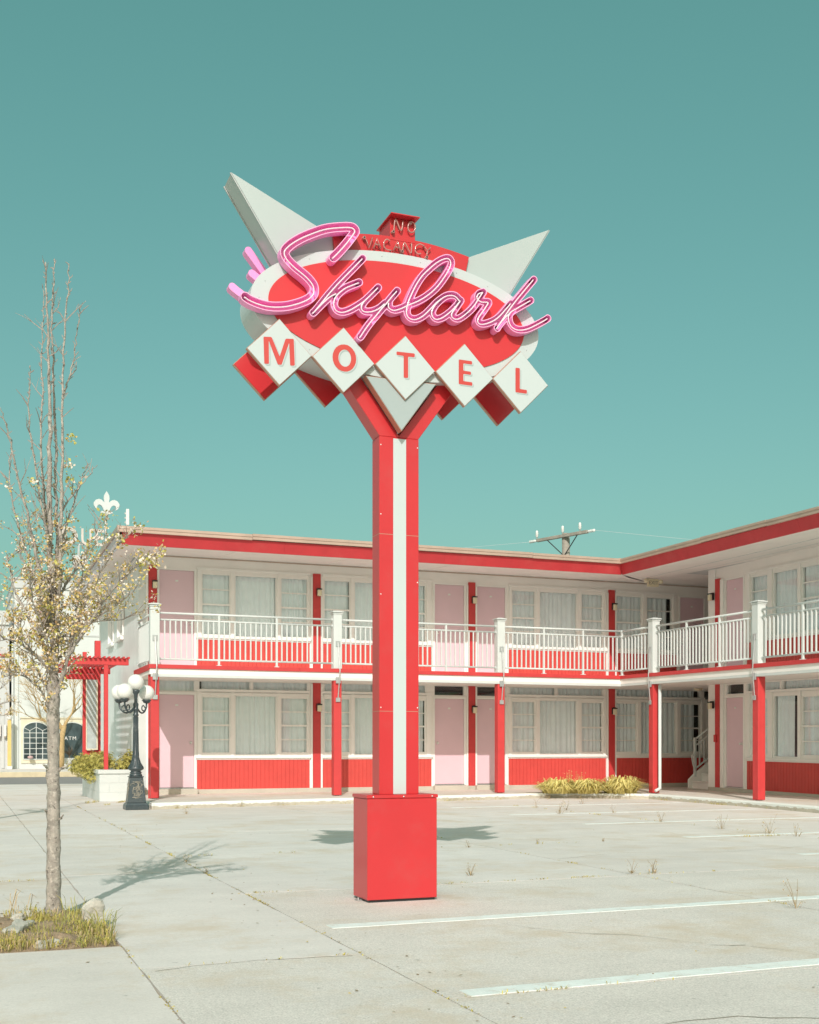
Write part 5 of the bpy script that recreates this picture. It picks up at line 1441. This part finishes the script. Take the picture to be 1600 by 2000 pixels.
for q, (x0, x1) in enumerate(((2.56, 3.61), (4.05, 5.10), (5.45, 6.5))):
    arch = [(x0, .57)] + [((x0 + x1) / 2 - (x1 - x0) / 2 * math.cos(math.pi * k / 16), 1.83 + .33 * math.sin(math.pi * k / 16)) for k in range(17)] + [(x1, .57)]
    w = MB().hexa([(x, FB - .052, z) for x, z in arch], [(x, FB - .041, z) for x, z in arch]).build('arched_window', 'far_glass', far)
    for k in range(len(arch) - 1) if False else ():
        pass
    MB().tube([(x, FB - .06, z) for x, z in arch] + [(x0, FB - .06, .57)], .025, 6).build('window_frame', 'far_white', w)
    if q == 1:
        tc = bpy.data.curves.new('t', 'FONT'); tc.body = 'ATM'; tc.size = .22; tc.extrude = .001; tc.space_character = 1.25
        to = bpy.data.objects.new('t', tc); tm = bpy.data.meshes.new_from_object(to)
        tm.transform(Matrix.Translation((4.24, FB - .06, 1.40)) @ Matrix.Rotation(math.pi / 2, 4, 'X'))
        tm.materials.append(MATS['porcelain']); link('window_lettering', tm, w); bpy.data.objects.remove(to)
        continue
    for k in range(1, 4):
        x = x0 + (x1 - x0) * k / 4
        MB().box(x - .014, x + .014, FB - .07, FB - .0525, .57, 1.80 if k != 2 else 2.15).build('glazing_bar', 'far_white', w)
    for z in (.80, 1.03, 1.26, 1.49, 1.70):
        MB().box(x0, x1, FB - .069, FB - .0527, z - .012, z + .012).build('glazing_bar', 'far_white', w)
    for k, zz in enumerate(((1.93, 1.80), (1.80, 1.95), (1.95, 1.80), (1.80, 1.93))):
        xa, xb = x0 + (x1 - x0) * k / 4, x0 + (x1 - x0) * (k + 1) / 4
        MB().tube([(xa, FB - .066, zz[0]), (xb, FB - .066, zz[1])], .013, 5).build('glazing_bar', 'far_white', w)
    MB().ball(((x0 + x1) / 2 - .25, FB - .3, .66), .12, 10, 6, .6).build('window_display', 'mauve', w)
gb = thing('grey_building', 'pale grey building at the left picture edge across the street', 'building', (-3, 55, .165))
MB().box(-9, 2.0, 52.6, 62, .165, 6.9).build('wall', 'far_grey', gb)
for z in (6.3, 4.95, 4.45):
    MB().box(-9, 1.98, 52.5, 52.598, z, z + .1).build('band', 'red_fascia' if z < 5 else 'far_white', gb)
for k in range(26):
    x = 1.9 - k * .2
    MB().box(x, x + .1, 52.56, 52.599, .2, 3.2).build('corrugation', 'far_grey', gb)
for x in (1.55, 1.78):
    l = MB().box(x, x + .10, 52.42, 52.55, 1.55, 2.05).build('wall_lamp', 'porcelain', gb, bevel=.01)
    MB().box(x + .01, x + .09, 52.43, 52.54, 1.47, 1.549).build('lamp_base', 'wood_grey', l)
yc = thing('yellow_column', 'yellow column with white lantern beside the white shop', 'column', (1.98, 51.9, .165))
MB().box(1.90, 2.05, 51.8, 51.95, .3, 2.22).build('shaft', 'yellow_paint', yc, bevel=.01)
MB().box(1.86, 2.09, 51.76, 51.99, .165, .299).build('base', 'far_white', yc, bevel=.01)
MB().ball((1.975, 51.875, 2.34), .12, 12, 8).build('lantern', 'porcelain', yc, smooth=True)
ur = thing('urn_planter', 'white urn with a spiky dark plant in front of the shop window', 'planter', (4.38, 51.6, .165))
MB().lathe([(.16, .165), (.16, .22), (.10, .26), (.2, .42), (.24, .60), (.26, .62), (.2, .63)], 4.38, 51.6, 16).build('urn', 'far_white', ur, smooth=True)
b = MB(); r8 = random.Random(3)
for _ in range(40):
    a = r8.uniform(0, 6.3); e = r8.uniform(.3, 1.5); L = r8.uniform(.4, .62)
    d = Vector((math.cos(a) * math.cos(e), math.sin(a) * math.cos(e), math.sin(e))); p = Vector((4.38, 51.6, .72)); s = Vector((-math.sin(a), math.cos(a), 0)) * .014
    b.poly([p - s, p + s, p + d * L])
b.tube([(4.38, 51.6, .6), (4.38, 51.6, .75)], .03, 6)
b.build('spiky_leaves', 'shrub_wood', ur)
tc = None
# sign of another motel standing above the roofs
fs = thing('fleur_sign', 'weathered white sign with fleur de lis and letters rising behind the motel roof', 'sign', (6.4, 60, 0))
half = [(0, 1.0), (.055, .9), (.10, .80), (.11, .66), (.085, .52), (.10, .50), (.18, .59), (.29, .63), (.41, .58), (.49, .46), (.49, .34), (.43, .22), (.35, .16), (.37, .27), (.33, .36), (.26, .38), (.19, .33), (.14, .23), (.10, .10), (.20, .10), (.25, .02), (.13, .02), (.07, -.06), (0, -.16)]
ol = [(6.88 + x * 1.27, 12.75 + z * 1.12) for x, z in half] + [(6.88 - x * 1.27, 12.75 + z * 1.12) for x, z in half[-2:0:-1]]
curve_fill([ol], 59.9, 60.05).build('fleur_de_lis', 'far_white', fs)
def far_text(t, x, z, size, name, sx=1.0):
    tc = bpy.data.curves.new('t', 'FONT'); tc.body = t; tc.size = size; tc.extrude = .06; tc.offset = .02
    to = bpy.data.objects.new('t', tc); tm = bpy.data.meshes.new_from_object(to)
    tm.transform(Matrix.Translation((x, 59.95, z)) @ Matrix.Rotation(math.pi / 2, 4, 'X') @ Matrix.Diagonal((sx, 1, 1, 1)))
    tm.materials.append(MATS['sign_cream']); link(name, tm, fs); bpy.data.objects.remove(to)
far_text('D', 4.62, 11.12, 1.2, 'sign_letter'); far_text('U', 5.62, 11.12, 1.15, 'sign_letter', .7); far_text('E', 6.26, 11.12, 1.15, 'sign_letter', .9)
MB().box(5.25, 5.98, 60.0, 60.12, 9.95, 10.6).build('letter_panel', 'far_grey', fs)
far_text('M', 5.3, 10.05, .68, 'sign_letter')
MB().tube([(6.88, 60.25, 0), (6.88, 60.25, 12.6)], .07, 8).build('support', 'galv', fs)
MB().box(4.6, 7.3, 60.16, 60.24, 11.14, 11.2).build('support', 'far_white', fs)
MB().box(5.5, 5.6, 60.16, 60.24, 0, 11.13).build('support', 'galv', fs)

# utility pole

UA, UB = Vector((18.07, 35.265, 8.0)), Vector((19.027, 32.579, 8.0))
um = UA.lerp(UB, .53)
up = thing('utility_pole', 'weathered wooden utility pole with crossarm behind the motel roof', 'utility pole', (um.x, um.y, 0))
MB().tube([(um.x, um.y, 0), (um.x - .05, um.y, 8.1)], [.17, .13], 12).build('pole', 'wood_grey', up, smooth=True)
dv = (UB - UA).normalized(); pv = Vector((-dv.y, dv.x, 0)) * .055
off = pv.normalized() * -.19
q0, q1 = UA + dv * .35 + off, UB - dv * .3 + off
MB().hexa([q0 - pv - Vector((0, 0, .05)), q1 - pv - Vector((0, 0, .05)), q1 + pv - Vector((0, 0, .05)), q0 + pv - Vector((0, 0, .05))], [q0 - pv + Vector((0, 0, .05)), q1 - pv + Vector((0, 0, .05)), q1 + pv + Vector((0, 0, .05)), q0 + pv + Vector((0, 0, .05))]).build('crossarm', 'wood_grey', up, bevel=.008)
for s in (-1, 1):
    MB().tube([Vector((um.x, um.y, 7.35)) + off * .8, um + dv * s * .65 + off * 1.3 + Vector((0, 0, -.06))], .018, 5).build('brace', 'black_part', up)
for t in (.12, .52, .78):
    p = UA.lerp(UB, t) + off
    MB().lathe([(.02, p.z + .07), (.02, p.z + .12), (.05, p.z + .13), (.03, p.z + .16), (.06, p.z + .175), (.035, p.z + .21), (.06, p.z + .225), (.035, p.z + .26), (.05, p.z + .28), (.03, p.z + .33), (.01, p.z + .34)], p.x, p.y, 12).build('insulator', 'porcelain', up, smooth=True)
for t, s in ((.0, -1), (1.0, 1)):
    p = UA.lerp(UB, t) + off
    e = p - dv * s * .30
    pr = [p.lerp(e, k / 8) for k in range(9)]
    MB().tube(pr, [.03, .055, .03, .055, .03, .055, .03, .05, .02], 10).build('strain_insulator', 'porcelain', up, smooth=True)
for k, (p, tgt) in enumerate(((UA + off, Vector((-30, 62, 9.5))), (UB + off, Vector((60, 18, 9)))) ):
    pts = [p.lerp(tgt, t / 16) - Vector((0, 0, 1.6 * math.sin(math.pi * t / 16))) for t in range(17)]
    tag(MB().tube(pts, .0045, 4, cap=False).build('overhead_wire', 'wire', None, origin=tuple(p)), ('thin overhead wire running left from the utility pole', 'thin overhead wire running right from the utility pole')[k], 'wire', 'overhead wires')
